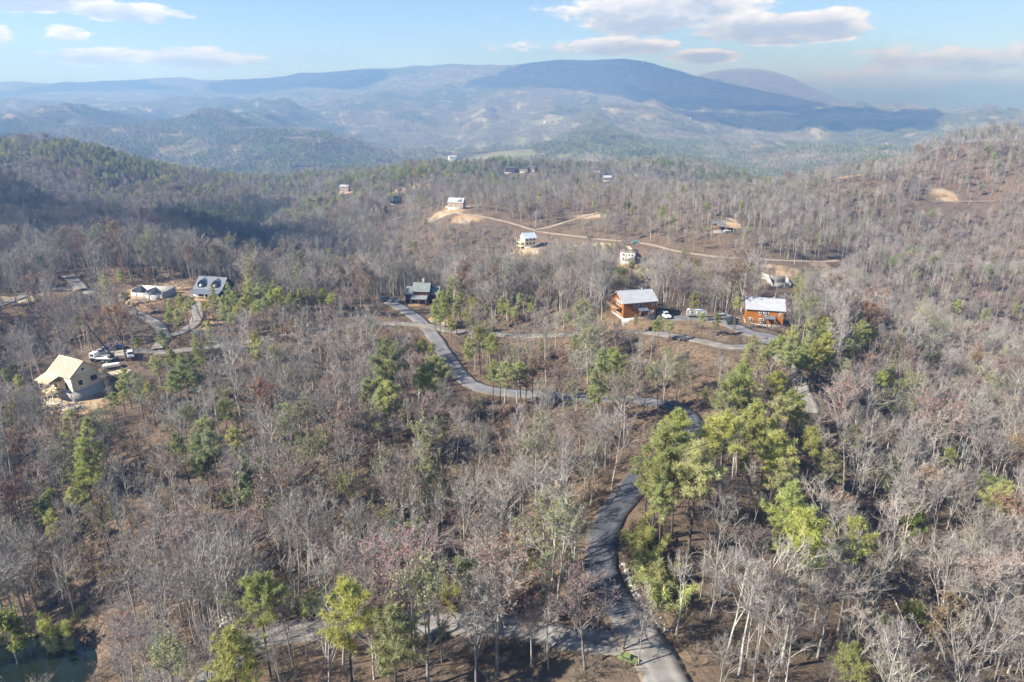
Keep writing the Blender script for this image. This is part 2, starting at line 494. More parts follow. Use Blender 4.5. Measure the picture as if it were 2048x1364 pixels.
near = np.argwhere(RAD < 1000).max() + 1
nx, ny, nz_ = GX[:near].ravel(), GY[:near].ravel(), GZ[:near].ravel().copy()
inview = np.abs(np.arctan2(nx, ny)) < .83
d_road = np.full(nx.shape, 99.0)
allz = nz_.copy()
kd = kdtree.KDTree(sum(len(r[3]) for r in road_lines))
info = []
for ri, (_, _, wd, P, z) in enumerate(road_lines):
    for q, zz in zip(P, z):
        kd.insert((q[0], q[1], 0), len(info))
        info.append((zz, wd))
kd.balance()
ROADPTS = np.array([[q[0], q[1]] for r in road_lines for q in r[3]])
cand = np.nonzero(inview & (np.hypot(nx, ny) > 70))[0]
_bx = np.zeros(nx.shape, bool)
_cell = set()
for q in ROADPTS:
    for dx in (-1, 0, 1):
        for dy in (-1, 0, 1):
            _cell.add((int(q[0] // 12) + dx, int(q[1] // 12) + dy))
for i in cand:
    if (int(nx[i] // 12), int(ny[i] // 12)) not in _cell:
        continue
    co, idx, d = kd.find((nx[i], ny[i], 0))
    zz, wd = info[idx]
    d_road[i] = d - wd / 2
    t = float(sstep(wd / 2 + .8, wd / 2 + 6.5, d))
    nz_[i] = nz_[i] * t + (zz - .22) * (1 - t)
for (px_, py_, pz_, pr, g) in pads:
    d = np.hypot(nx - px_, ny - py_)
    t = sstep(pr * .8, pr * 1.7, d)
    t = np.where(d_road < 1, np.maximum(t, .9), t)
    nz_ = nz_ * t + pz_ * (1 - t)
d = np.hypot((nx - POND[0] + 1) / 1.25, ny - POND[1])
t = sstep(6.5, 11, d)
nz_ = nz_ * t + (pond_z - 1.2) * (1 - t)
for q in creek[::2]:
    d = np.hypot(nx - q[0], ny - q[1])
    nz_ = nz_ - .22 * np.exp(-(d / 2.2) ** 2)
GZ[:near] = nz_.reshape(GZ[:near].shape)

# ------------------------------------------------------------------ ground mesh with soil zones as attributes
clay = np.zeros(GX.shape)
gras = np.zeros(GX.shape)
drym = np.zeros(GX.shape)


def patch(arr, u, v, rx, ry=None, k=1.0, world=None):
    p = world if world is not None else hit(u, v)
    ry = ry or rx
    g = np.exp(-(((GX - p[0]) / rx) ** 2 + ((GY - p[1]) / ry) ** 2) * 1.2)
    np.maximum(arr, g * k, out=arr)


for (px_, py_, pz_, pr, g) in pads:
    patch(clay if g == 'clay' else drym, 0, 0, pr * 1.25, world=(px_, py_), k=.85 if g != 'gravel' else .6)
for a in [(1700, 352, 16, 10), (1740, 342, 16, 10), (1780, 334, 14, 9), (1890, 391, 13, 14), (1870, 388, 8, 9), (1600, 545, 12, 14), (1640, 530, 9), (1570, 545, 8), (1550, 535, 10),
          (1050, 505, 12, 14), (1180, 500, 18, 9), (1130, 506, 16, 8), (1250, 530, 13, 10), (1290, 540, 10), (880, 430, 16, 10), (905, 424, 12), (1470, 450, 5, 7), (1462, 443, 5, 7),
          (110, 800, 8, 8), (160, 812, 7, 6), (0, 603, 12, 9), (30, 597, 9, 7), (62, 590, 6, 5), (870, 640, 4, 4), (890, 645, 4, 4), (935, 436, 14, 12), (420, 640, 6, 8), (400, 655, 4, 6),
          (800, 380, 30, 20), (830, 372, 30, 18), (690, 385, 22, 14), (1190, 432, 18, 10), (700, 415, 14, 10)]:
    patch(clay, *a)
for a in [(800, 612, 5, 5), (815, 622, 4, 5), (1430, 458, 7, 5), (960, 322, 90, 60), (1030, 314, 110, 60), (900, 322, 60, 40), (1120, 318, 50, 40),
          (1570, 297, 60, 50)]:
    patch(gras, *a)
for a in [(1180, 1060, 9, 16), (1240, 990, 8, 14), (1150, 1120, 10, 8), (1000, 1190, 20, 5), (1430, 1000, 14, 16), (1380, 650, 14, 6), (1260, 655, 12, 5), (1350, 1290, 8, 8), (700, 1310, 18, 5), (1060, 1310, 14, 4)]:
    patch(drym, *a, k=.8)

verts = np.stack([GX, GY, GZ], -1).reshape(-1, 3)
nR, nA = GX.shape
ii, jj = np.meshgrid(np.arange(nR - 1), np.arange(nA - 1), indexing='ij')
a0 = (ii * nA + jj).ravel()
faces = np.stack([a0, a0 + 1, a0 + nA + 1, a0 + nA], -1)


def npmesh(name, verts, faces, mats, fmat=None, smooth=False):
    me = bpy.data.meshes.new(name)
    verts, faces = np.asarray(verts, np.float32), np.asarray(faces, np.int32)
    k = faces.shape[1]
    me.vertices.add(len(verts))
    me.vertices.foreach_set('co', verts.ravel())
    me.loops.add(faces.size)
    me.loops.foreach_set('vertex_index', faces.ravel())
    me.polygons.add(len(faces))
    me.polygons.foreach_set('loop_start', np.arange(0, faces.size, k, dtype=np.int32))
    for m_ in mats:
        me.materials.append(m_)
    if fmat is not None:
        me.polygons.foreach_set('material_index', np.asarray(fmat, np.int32))
    if smooth:
        me.polygons.foreach_set('use_smooth', np.ones(len(faces), bool))
    me.update(calc_edges=True)
    return me


def link(name, me, parent=None, **props):
    o = bpy.data.objects.new(name, me)
    COL.objects.link(o)
    if parent is not None:
        o.parent = parent
    for k, v in props.items():
        o[k] = v
    return o


def ground_material():
    m = bpy.data.materials.new('forest_floor')
    m.use_nodes = True
    n, l = m.node_tree.nodes, m.node_tree.links
    p = n['Principled BSDF']
    p.inputs['Roughness'].default_value = 1
    p.inputs['Specular IOR Level'].default_value = .1
    tc = n.new('ShaderNodeTexCoord')

    def noise(sc, det=6, rough=.6):
        z = n.new('ShaderNodeTexNoise')
        z.inputs['Scale'].default_value, z.inputs['Detail'].default_value, z.inputs['Roughness'].default_value = sc, det, rough
        l.new(tc.outputs['Object'], z.inputs['Vector'])
        return z.outputs['Fac']

    def ramp(f, lo, hi, c0, c1):
        r = n.new('ShaderNodeMapRange')
        r.inputs['From Min'].default_value, r.inputs['From Max'].default_value = lo, hi
        l.new(f, r.inputs['Value'])
        x = n.new('ShaderNodeMix')
        x.data_type = 'RGBA'
        for nm, c in (('A', c0), ('B', c1)):
            if isinstance(c, tuple):
                x.inputs[nm].default_value = (*c, 1)
            else:
                l.new(c, x.inputs[nm])
        l.new(r.outputs[0], x.inputs['Factor'])
        return x.outputs['Result']
    n1, n2, n3, n4 = noise(.11), noise(.9, 8, .7), noise(3.2, 4), noise(.018)
    litter = ramp(n2, .38, .64, (.048, .035, .028), (.185, .132, .092))
    litter = ramp(n3, .47, .66, litter, (.25, .185, .13))
    burnt = ramp(n2, .35, .7, (.04, .033, .03), (.13, .10, .082))
    base = ramp(n1, .52, .68, litter, burnt)
    base = ramp(n4, .5, .62, base, ramp(n2, .3, .7, (.09, .07, .055), (.19, .145, .105)))

    def attr(nm):
        a = n.new('ShaderNodeAttribute')
        a.attribute_name = nm
        return a.outputs['Fac']

    def edge(a):                                          # ragged border
        return mth(n, l, 'ADD', a, mth(n, l, 'MULTIPLY', mth(n, l, 'SUBTRACT', n2, .5), 1.3))
    dryc = ramp(n2, .35, .65, (.235, .17, .11), (.14, .10, .07))
    base = ramp(edge(attr('dry')), .3, .62, base, dryc)
    clayc = ramp(n2, .35, .68, (.33, .19, .085), (.39, .29, .18))
    clayc = ramp(n1, .44, .62, clayc, (.40, .335, .255))
    base = ramp(edge(attr('clay')), .34, .56, base, clayc)
    grassc = ramp(n2, .3, .7, (.10, .14, .04), (.24, .23, .10))
    base = ramp(edge(attr('grass')), .36, .5, base, grassc)
    far = ramp(noise(.006, 8, .65), .42, .6, (.24, .205, .175), (.17, .18, .10))
    base = ramp(attr('far'), .0, 1.0, base, far)
    l.new(base, p.inputs['Base Color'])
    b = n.new('ShaderNodeBump')
    b.inputs['Strength'].default_value, b.inputs['Distance'].default_value = 1.0, .5
    l.new(n2, b.inputs['Height'])
    l.new(b.outputs[0], p.inputs['Normal'])
    return m


M['floor'] = ground_material()
gme = npmesh('ground', verts, faces, [M['floor']], smooth=True)
far_a = sstep(1500, 3000, np.hypot(GX, GY))
for nm, arr in (('clay', clay), ('grass', gras), ('dry', drym), ('far', far_a)):
    at = gme.attributes.new(nm, 'FLOAT', 'POINT')
    at.data.foreach_set('value', arr.ravel().astype(np.float32))
ground = link('ground', gme, kind='structure', label='forest floor of brown leaf litter over steep hills and valleys')

ROAD_LABELS = dict(junction_road='worn gravel junction where the asphalt road ends at the bottom', asphalt_road='dark asphalt road curving down through the pines, striped by trunk shadows', hillside_road='worn grey road crossing the slope below the cabins',
                   gravel_road='pale gravel road along the bottom of the slope', ridge_road='gravel road running below the two orange cabins', driveway='paved drive and parking between the orange cabins',
                   spur_road='gravel lane leading to the framed house', upper_lane='gravel lane climbing past the concrete foundation', house_drive='drive in front of the black roofed house', lot_drive='pale drive to an empty lot',
                   far_ridge_road='pale clay road along the far ridge with building sites', clay_track='clay track forking off the far ridge road', far_clay_track='short clay track below the orange bank')
for k, (name, mk, wd, P, z) in enumerate(road_lines):
    T = np.gradient(P, axis=0)
    T /= np.linalg.norm(T, axis=1)[:, None] + 1e-9
    Nn = np.stack([-T[:, 1], T[:, 0]], -1)
    s = np.arange(len(P))
    wob = (fbm(s / 4., s * 0 + k, 77, 3) - .5) * 1.3
    prof = [(-.5, -.28), (-.5, .02), (-.3, .05), (0, .07), (.3, .05), (.5, .02), (.5, -.28)]
    V = []
    for (o_, dz) in prof:
        ww = wd * (1 + (wob[:, None] / wd * np.sign(o_)))
        q = P + Nn * o_ * ww
        V.append(np.column_stack([q, z + dz + .004 * (k % 4)]))
    V = np.stack(V, 1).reshape(-1, 3)
    m_ = len(prof)
    fs = [[i * m_ + j, (i + 1) * m_ + j, (i + 1) * m_ + j + 1, i * m_ + j + 1] for i in range(len(P) - 1) for j in range(m_ - 1)]
    rme = npmesh(name, V, fs, [M[mk]], smooth=False)
    rme.attributes.new('across', 'FLOAT', 'POINT').data.foreach_set('value', np.tile([q[0] for q in prof], len(P)).astype(np.float32))
    link(name, rme, kind='structure', label=ROAD_LABELS[name])

# pond: an irregular sheet of water in its basin
th = np.linspace(0, 2 * math.pi, 64, endpoint=False)
rr = 9.6 + .9 * np.sin(3 * th + 1) + .8 * np.sin(5 * th)
pv = np.column_stack([POND[0] - 1 + rr * 1.2 * np.cos(th), POND[1] + rr * np.sin(th), np.full(64, pond_z)])
pv = np.vstack([pv, [[POND[0] - 1, POND[1], pond_z]]])
pond = link('pond_water', npmesh('pond_water', pv, [[i, (i + 1) % 64, 64] for i in range(64)], [M['water']]), kind='structure', label='dark green pond at the foot of the slope')
# ------------------------------------------------------------------ trees: geometry kept as triangle lists
class Geo:
    def __init__(self):
        self.v, self.f, self.m, self.n = [], [], [], 0

    def tri(self, P, mi):
        """P: (k,3,3) loose triangles"""
        k = len(P)
        if not k:
            return
        self.v.append(P.reshape(-1, 3))
        self.f.append(np.arange(3 * k).reshape(-1, 3) + self.n)
        self.m.append(np.full(k, mi))
        self.n += 3 * k

    def tube(self, path, rad, sides, mi):
        path, rad = np.asarray(path, float), np.asarray(rad, float)
        T = np.gradient(path, axis=0)
        T /= np.linalg.norm(T, axis=1)[:, None] + 1e-9
        ref = np.array([1., .13, 0]) if abs(T[0, 0]) < .8 else np.array([0, 1., .1])
        A = np.cross(T, ref)
        A /= np.linalg.norm(A, axis=1)[:, None] + 1e-9
        B = np.cross(T, A)
        th = np.linspace(0, 2 * math.pi, sides, endpoint=False)
        V = path[:, None] + rad[:, None, None] * (np.cos(th)[None, :, None] * A[:, None] + np.sin(th)[None, :, None] * B[:, None])
        V = V.reshape(-1, 3)
        F_ = []
        for i in range(len(path) - 1):
            for j in range(sides):
                a, b = i * sides + j, i * sides + (j + 1) % sides
                c, d = a + sides, b + sides
                F_ += [(a, b, d), (a, d, c)]
        self.v.append(V)
        self.f.append(np.array(F_) + self.n)
        self.m.append(np.full(len(F_), mi))
        self.n += len(V)

    def mesh(self, name, mats, pick=None):
        v, f, m = np.vstack(self.v), np.vstack(self.f), np.concatenate(self.m)
        if pick is not None:
            f = f[np.isin(m, pick)]
            m = m[np.isin(m, pick)]
            used = np.unique(f)
            re = np.zeros(len(v), int)
            re[used] = np.arange(len(used))
            v, f = v[used], re[f]
            lut = {k: i for i, k in enumerate(pick)}
            m = np.array([lut[x] for x in m])
            mats = [mats[k] for k in pick]
        return npmesh(name, v, f, mats, m, smooth=False)


def unit(v):
    return v / (np.linalg.norm(v, axis=-1, keepdims=True) + 1e-9)


def slivers(base, direc, length, width, g):
    """thin triangles: base points, directions, lengths, widths"""
    side = unit(np.cross(direc, unit(g.normal(size=direc.shape)))) * (np.asarray(width)[:, None] / 2)
    return np.stack([base - side, base + side, base + direc * np.asarray(length)[:, None]], 1)


def branch_path(g, p0, d0, L, n, up=.25, wob=.18):
    P = [np.array(p0, float)]
    d = np.array(d0, float)
    for _ in range(n):
        d = d + g.normal(0, wob, 3) + np.array([0, 0, up])
        d = d / np.linalg.norm(d)
        P.append(P[-1] + d * L / n)
    return np.array(P)


def bare_tree(seed, h=17.0, spread=1.0, start=.42, forks=1, twig=1.0, leaf=0, leafsize=.22, twigw=.03, r0=.19, droop=0):
    """bare hardwood: trunk and limbs (0), twigs (1), young leaves or buds (2)"""
    g = np.random.default_rng(seed)
    G = Geo()
    ends, dirs, scl = [], [], []
    trunks = []
    lean = g.normal(0, .035, 2)
    tp = [np.zeros(3)]
    nseg = 9
    for i in range(nseg):
        tp.append(tp[-1] + np.array([lean[0] + g.normal(0, .035), lean[1] + g.normal(0, .035), 1]) * h * .86 / nseg)
    tp = np.array(tp)
    tp[0, 2] = -.8
    tr = r0 * (1 - np.linspace(0, 1, nseg + 1) ** .8 * .86)
    G.tube(tp, tr, 6, 0)
    trunks.append((tp, tr, start))
    for _ in range(forks):
        k = g.integers(3, 6)
        a = g.uniform(0, 6.28)
        d = np.array([math.cos(a) * .38, math.sin(a) * .38, 1])
        bp = branch_path(g, tp[k], d / np.linalg.norm(d), h * (.9 - k / nseg * .86), 6, up=.12, wob=.07)
        br = tr[k] * .72 * (1 - np.linspace(0, 1, 7) ** .9 * .88)
        G.tube(bp, br, 5, 0)
        trunks.append((bp, br, .25))
    for (P, rr_, st_) in trunks:
        nl = int((9 if P is tp else 6) * (1 + .3 * g.random()))
        for i in range(nl):
            t = st_ + (1 - st_) * (i + g.random()) / nl
            x = t * (len(P) - 1)
            k = min(int(x), len(P) - 2)
            p0 = P[k] + (P[k + 1] - P[k]) * (x - k)
            rad = max(rr_[k] * .55, .045)
            a = g.uniform(0, 6.28)
            e = g.uniform(.35, .95) + .35 * t
            d = np.array([math.cos(a) * math.cos(e), math.sin(a) * math.cos(e), math.sin(e) - droop])
            L = h * spread * (.13 + .2 * (1 - ((t - st_) / (1 - st_ + 1e-6)) ** 1.3)) * g.uniform(.7, 1.25)
            bp = branch_path(g, p0, d, L, 5, up=.10, wob=.16)
            G.tube(bp, np.linspace(rad, .026, 6), 4, 0)
            for s in range(5):
                q = g.uniform(.25, 1.0) * 5
                kk = min(int(q), 4)
                b0 = bp[kk] + (bp[kk + 1] - bp[kk]) * (q - kk)
                dd = unit(unit(bp[kk + 1] - bp[kk]) + g.normal(0, .55, 3) + np.array([0, 0, .15]))
                sl = L * g.uniform(.25, .5)
                sp = branch_path(g, b0, dd, sl, 3, up=.1, wob=.22)
                G.tube(sp, np.linspace(.034, .015, 4), 3, 0)
                for w in range(4):
                    ends.append(sp[0] + (sp[-1] - sp[0]) * (.25 + .25 * w))
                    dirs.append(unit(sp[-1] - sp[0]))
                    scl.append(sl)
            ends.append(bp[-1])
            dirs.append(unit(bp[-1] - bp[-2]))
            scl.append(L * .4)
    ends, dirs, scl = np.array(ends), np.array(dirs), np.array(scl)
    reps = max(1, round(7 * twig))
    E = np.repeat(ends, reps, 0)
    Dr = unit(np.repeat(dirs, reps, 0) + g.normal(0, .55, (len(E), 3)) + np.array([0, 0, .18]))
    Ls = np.clip(np.repeat(scl, reps) * g.uniform(.35, .9, len(E)), .35, 1.5)
    G.tri(slivers(E, Dr, Ls, np.full(len(E), twigw), g), 1)
    # side twigs
    E2 = np.repeat(E + Dr * (Ls * .4)[:, None], 2, 0)
    D2 = unit(np.repeat(Dr, 2, 0) + g.normal(0, .7, (len(E2), 3)))
    L2 = np.repeat(Ls, 2) * g.uniform(.3, .7, len(E2))
    G.tri(slivers(E2, D2, L2, np.full(len(E2), twigw * .72), g), 1)
    if leaf:
        k = g.integers(0, len(E2), leaf)
        c = E2[k] + D2[k] * (L2[k] * g.random(leaf))[:, None] + g.normal(0, .08, (leaf, 3))
        s = leafsize * g.uniform(.5, 1.3, leaf)
        d1 = unit(g.normal(size=(leaf, 3)))
        G.tri(slivers(c, d1, s, s * .8, g), 2)
    return G


def needle_clump(g, c, r, n, up=.35):
    """ball of needle sprays round c"""
    d = unit(g.normal(size=(n, 3)) + np.array([0, 0, up]))
    b = c + d * (r * .25 * g.random(n))[:, None]
    return slivers(b, unit(d + g.normal(0, .25, (n, 3))), r * g.uniform(.6, 1.1, n), r * g.uniform(.08, .17, n), g)


def pine(seed, h=15.0, start=.5, wid=.19, dens=1.0, conical=False, clump=.6, irregular=.35):
    g = np.random.default_rng(seed)
    G = Geo()
    nseg = 8
    tp = [np.zeros(3)]
    lean = g.normal(0, .03, 2)
    for i in range(nseg):
        tp.append(tp[-1] + np.array([lean[0] + g.normal(0, .02), lean[1] + g.normal(0, .02), 1]) * h * .96 / nseg)
    tp = np.array(tp)
    tp[0, 2] = -.8
    G.tube(tp, .19 * (h / 15) * (1 - np.linspace(0, 1, nseg + 1) * .88), 6, 0)
    tris = []
    nb = int(38 * dens * (1 - start) / .5)
    for i in range(nb):
        t = start + (1 - start) * ((i + g.random()) / nb) ** .92
        x = t * nseg
        k = min(int(x), nseg - 1)
        p0 = tp[k] + (tp[k + 1] - tp[k]) * (x - k)
        f = (t - start) / (1 - start)
        prof = (1 - f) ** .75 if conical else math.sin(min(1, (f * .86 + .2)) * math.pi) ** .75
        L = h * wid * (prof * g.uniform(1 - irregular, 1 + irregular) + .08)
        a = i * 2.4 + g.normal(0, .5)
        e = g.uniform(-.05, .35) if conical else g.uniform(.0, .6) + .35 * f
        d = np.array([math.cos(a) * math.cos(e), math.sin(a) * math.cos(e), math.sin(e)])
        bp = branch_path(g, p0, d, L, 4, up=.06, wob=.12)
        G.tube(bp, np.linspace(.05, .018, 5), 3, 0)
        nc = max(2, int(L / .36))
        for c in range(nc):
            q = (.32 + .68 * (c + g.random()) / nc) * 4
            kk = min(int(q), 3)
            cc = bp[kk] + (bp[kk + 1] - bp[kk]) * (q - kk)
            lat = np.cross(d, [0, 0, 1.]) * g.normal(0, .26) * L * .5
            off = np.array([g.normal(0, .12), g.normal(0, .12), g.normal(.05, .12)])
            tris.append(needle_clump(g, cc + lat + off, clump * g.uniform(.75, 1.25), int(30 * dens + 6)))
    for _ in range(3):
        tris.append(needle_clump(g, tp[-1] + g.normal(0, .2, 3), clump, 18, 1.0))
    G.tri(np.vstack(tris), 1)
    return G


def bush(seed, h=3.2, evergreen=False):
    g = np.random.default_rng(seed)
    G = Geo()
    E, Dd = [], []
    for i in range(9):
        a, e = g.uniform(0, 6.28), g.uniform(.6, 1.35)
        d = np.array([math.cos(a) * math.cos(e), math.sin(a) * math.cos(e), math.sin(e)])
        bp = branch_path(g, g.normal(0, .25, 3) * [1, 1, 0] - [0, 0, .2], d, h * g.uniform(.6, 1), 4, up=.05, wob=.15)
        G.tube(bp, np.linspace(.035, .012, 5), 3, 0)
        for q in np.linspace(.3, 1, 9):
            k = min(int(q * 4), 3)
            E.append(bp[k] + (bp[k + 1] - bp[k]) * (q * 4 - k))
            Dd.append(unit(bp[k + 1] - bp[k]))
    E, Dd = np.array(E), np.array(Dd)
    if evergreen:
        G.tri(np.vstack([needle_clump(g, e + g.normal(0, .15, 3), .55, 30) for e in E]), 1)
    else:
        E = np.repeat(E, 6, 0)
        D2 = unit(np.repeat(Dd, 6, 0) + g.normal(0, .6, (len(E), 3)))
        G.tri(slivers(E, D2, g.uniform(.3, .9, len(E)), np.full(len(E), .03), g), 1)
    return G


M['bark'] = mat('grey_bark', (.36, .335, .30), .95, col2=(.24, .22, .195), scale=1.5, objvar=.4)
M['darkbark'] = mat('brown_bark', (.115, .09, .075), .95, var=.4, scale=1.5, objvar=.25)
M['twig'] = mat('grey_twigs', (.33, .297, .268), .95, col2=(.22, .193, .175), scale=.25, objvar=.33)
M['needle'] = mat('pine_needles', (.47, .48, .165), .75, col2=(.36, .385, .14), scale=.6, objvar=.2, trans=.5)
M['needle2'] = mat('dark_needles', (.36, .40, .16), .75, col2=(.27, .31, .13), scale=.6, objvar=.2, trans=.45)
M['bud_green'] = mat('young_leaves', (.30, .31, .115), .8, col2=(.22, .24, .085), scale=.5, objvar=.2, trans=.35)
M['leaf_bright'] = mat('bright_leaves', (.27, .30, .085), .8, col2=(.20, .235, .07), scale=.5, objvar=.2, trans=.35)
M['bud_red'] = mat('red_buds', (.36, .165, .12), .8, col2=(.29, .17, .13), scale=.5, objvar=.22, trans=.3)
M['leaf_rust'] = mat('rust_leaves', (.34, .205, .105), .8, col2=(.28, .17, .095), scale=.5, objvar=.2, trans=.3)
M['bushtwig'] = mat('brush_twigs', (.21, .165, .13), .95, var=.3, scale=.4, objvar=.3)

PROTO_COL = bpy.data.collections.new('prototypes')      # never linked: only meshes are taken from it


class Kind:
    """one kind of tree: variants, each as trunk mesh, crown mesh and both in one"""

    def __init__(self, key, geos, mats, heights):
        self.key, self.var, self.h = key, [], heights
        self.col = bpy.data.collections.new('proto_' + key)
        for i, G in enumerate(geos):
            cr = [k for k in range(1, len(mats)) if np.any(np.concatenate(G.m) == k)]
            t = G.mesh(key + '_trunk', mats, [0])
            c = G.mesh(key + '_crown', mats, cr)
            w = G.mesh(key + '_whole', mats)
            o = bpy.data.objects.new('%s_%02d' % (key, i), w)
            self.col.objects.link(o)
            self.var.append((t, c, w))


bm_ = [M['bark'], M['twig'], M['twig']]
KINDS = {}
KINDS['bare'] = Kind('bare', [bare_tree(100 + i, 17, [.72, .55, .9, .62, 1.05, .55, .68, .8][i], [.56, .64, .5, .68, .42, .66, .6, .54][i], [1, 0, 2, 1, 2, 0, 1, 2][i],
                              twig=.3, twigw=.034) for i in range(8)], bm_, 17)
KINDS['bud'] = Kind('bud', [bare_tree(200 + i, 15, .95, .35, 1, twig=.35, leaf=1500, leafsize=.24) for i in range(3)], [M['bark'], M['twig'], M['bud_green']], 15)
KINDS['leafy'] = Kind('leafy', [bare_tree(220 + i, 12, 1.0, .25, 1, twig=.4, leaf=5200, leafsize=.34) for i in range(2)], [M['bark'], M['twig'], M['leaf_bright']], 12)
KINDS['red'] = Kind('red', [bare_tree(240 + i, 13, 1.1, .35, 2, twig=.4, leaf=1500, leafsize=.19) for i in range(3)], [M['bark'], M['twig'], M['bud_red']], 13)
KINDS['rust'] = Kind('rust', [bare_tree(260 + i, 12, 1.1, .3, 1, twig=.35, leaf=2000, leafsize=.22) for i in range(3)], [M['darkbark'], M['twig'], M['leaf_rust']], 12)
KINDS['pine'] = Kind('pine', [pine(300 + i, 15, [.55, .48, .62, .42, .55][i], [.16, .175, .145, .17, .18][i]) for i in range(5)], [M['darkbark'], M['needle']], 15)
KINDS['dpine'] = Kind('dpine', [pine(330 + i, 15, [.5, .58][i], [.16, .165][i]) for i in range(2)], [M['darkbark'], M['needle2']], 15)
KINDS['cone'] = Kind('cone', [pine(340 + i, 15, .14, .22, 1.05, True, .5) for i in range(3)], [M['darkbark'], M['needle']], 15)
KINDS['cedar'] = Kind('cedar', [bush(360 + i, 4.0, True) for i in range(3)], [M['darkbark'], M['needle']], 4)
KINDS['brush'] = Kind('brush', [bush(380 + i, 3.0) for i in range(4)], [M['bushtwig'], M['bushtwig']], 3)
# ------------------------------------------------------------------ forest layout
def scatter(name, proto, pts, rot, scl, idx, **props):
    """one uncountable mass: copies of a kind's variants on points, by geometry nodes"""
    if not len(pts):
        return None
    me = bpy.data.meshes.new(name)
    me.vertices.add(len(pts))
    me.vertices.foreach_set('co', np.asarray(pts, np.float32).ravel())
    for nm, ty, arr, key in (('rot', 'FLOAT_VECTOR', rot, 'vector'), ('scl', 'FLOAT_VECTOR', scl, 'vector'), ('idx', 'INT', idx, 'value')):
        at = me.attributes.new(nm, ty, 'POINT')
        at.data.foreach_set(key, np.asarray(arr, np.int32 if ty == 'INT' else np.float32).ravel())
    me.update()
    o = link(name, me, **props)
    ng = bpy.data.node_groups.new(name + '_nodes', 'GeometryNodeTree')
    ng.interface.new_socket('Geometry', in_out='INPUT', socket_type='NodeSocketGeometry')
    ng.interface.new_socket('Geometry', in_out='OUTPUT', socket_type='NodeSocketGeometry')
    n, l = ng.nodes, ng.links
    gi, go = n.new('NodeGroupInput'), n.new('NodeGroupOutput')
    ip = n.new('GeometryNodeInstanceOnPoints')
    ci = n.new('GeometryNodeCollectionInfo')
    ci.inputs['Collection'].default_value = proto.col
    ci.inputs['Separate Children'].default_value = True
    ci.inputs['Reset Children'].default_value = True
    l.new(gi.outputs[0], ip.inputs['Points'])
    l.new(ci.outputs[0], ip.inputs['Instance'])
    ip.inputs['Pick Instance'].default_value = True

    def na(nm, ty):
        a = n.new('GeometryNodeInputNamedAttribute')
        a.data_type = ty
        a.inputs['Name'].default_value = nm
        return a.outputs['Attribute']
    e = n.new('FunctionNodeEulerToRotation')
    l.new(na('rot', 'FLOAT_VECTOR'), e.inputs[0])
    l.new(e.outputs[0], ip.inputs['Rotation'])
    l.new(na('scl', 'FLOAT_VECTOR'), ip.inputs['Scale'])
    l.new(na('idx', 'INT'), ip.inputs['Instance Index'])
    l.new(ip.outputs[0], go.inputs[0])
    md = o.modifiers.new('copies', 'NODES')
    md.node_group = ng
    return o


# --- trees read off the photograph one by one: kind, pixel of the crown's middle, height in metres
MARK = []


def mk(kind, *pts):
    for p in pts:
        MARK.append((kind,) + p)


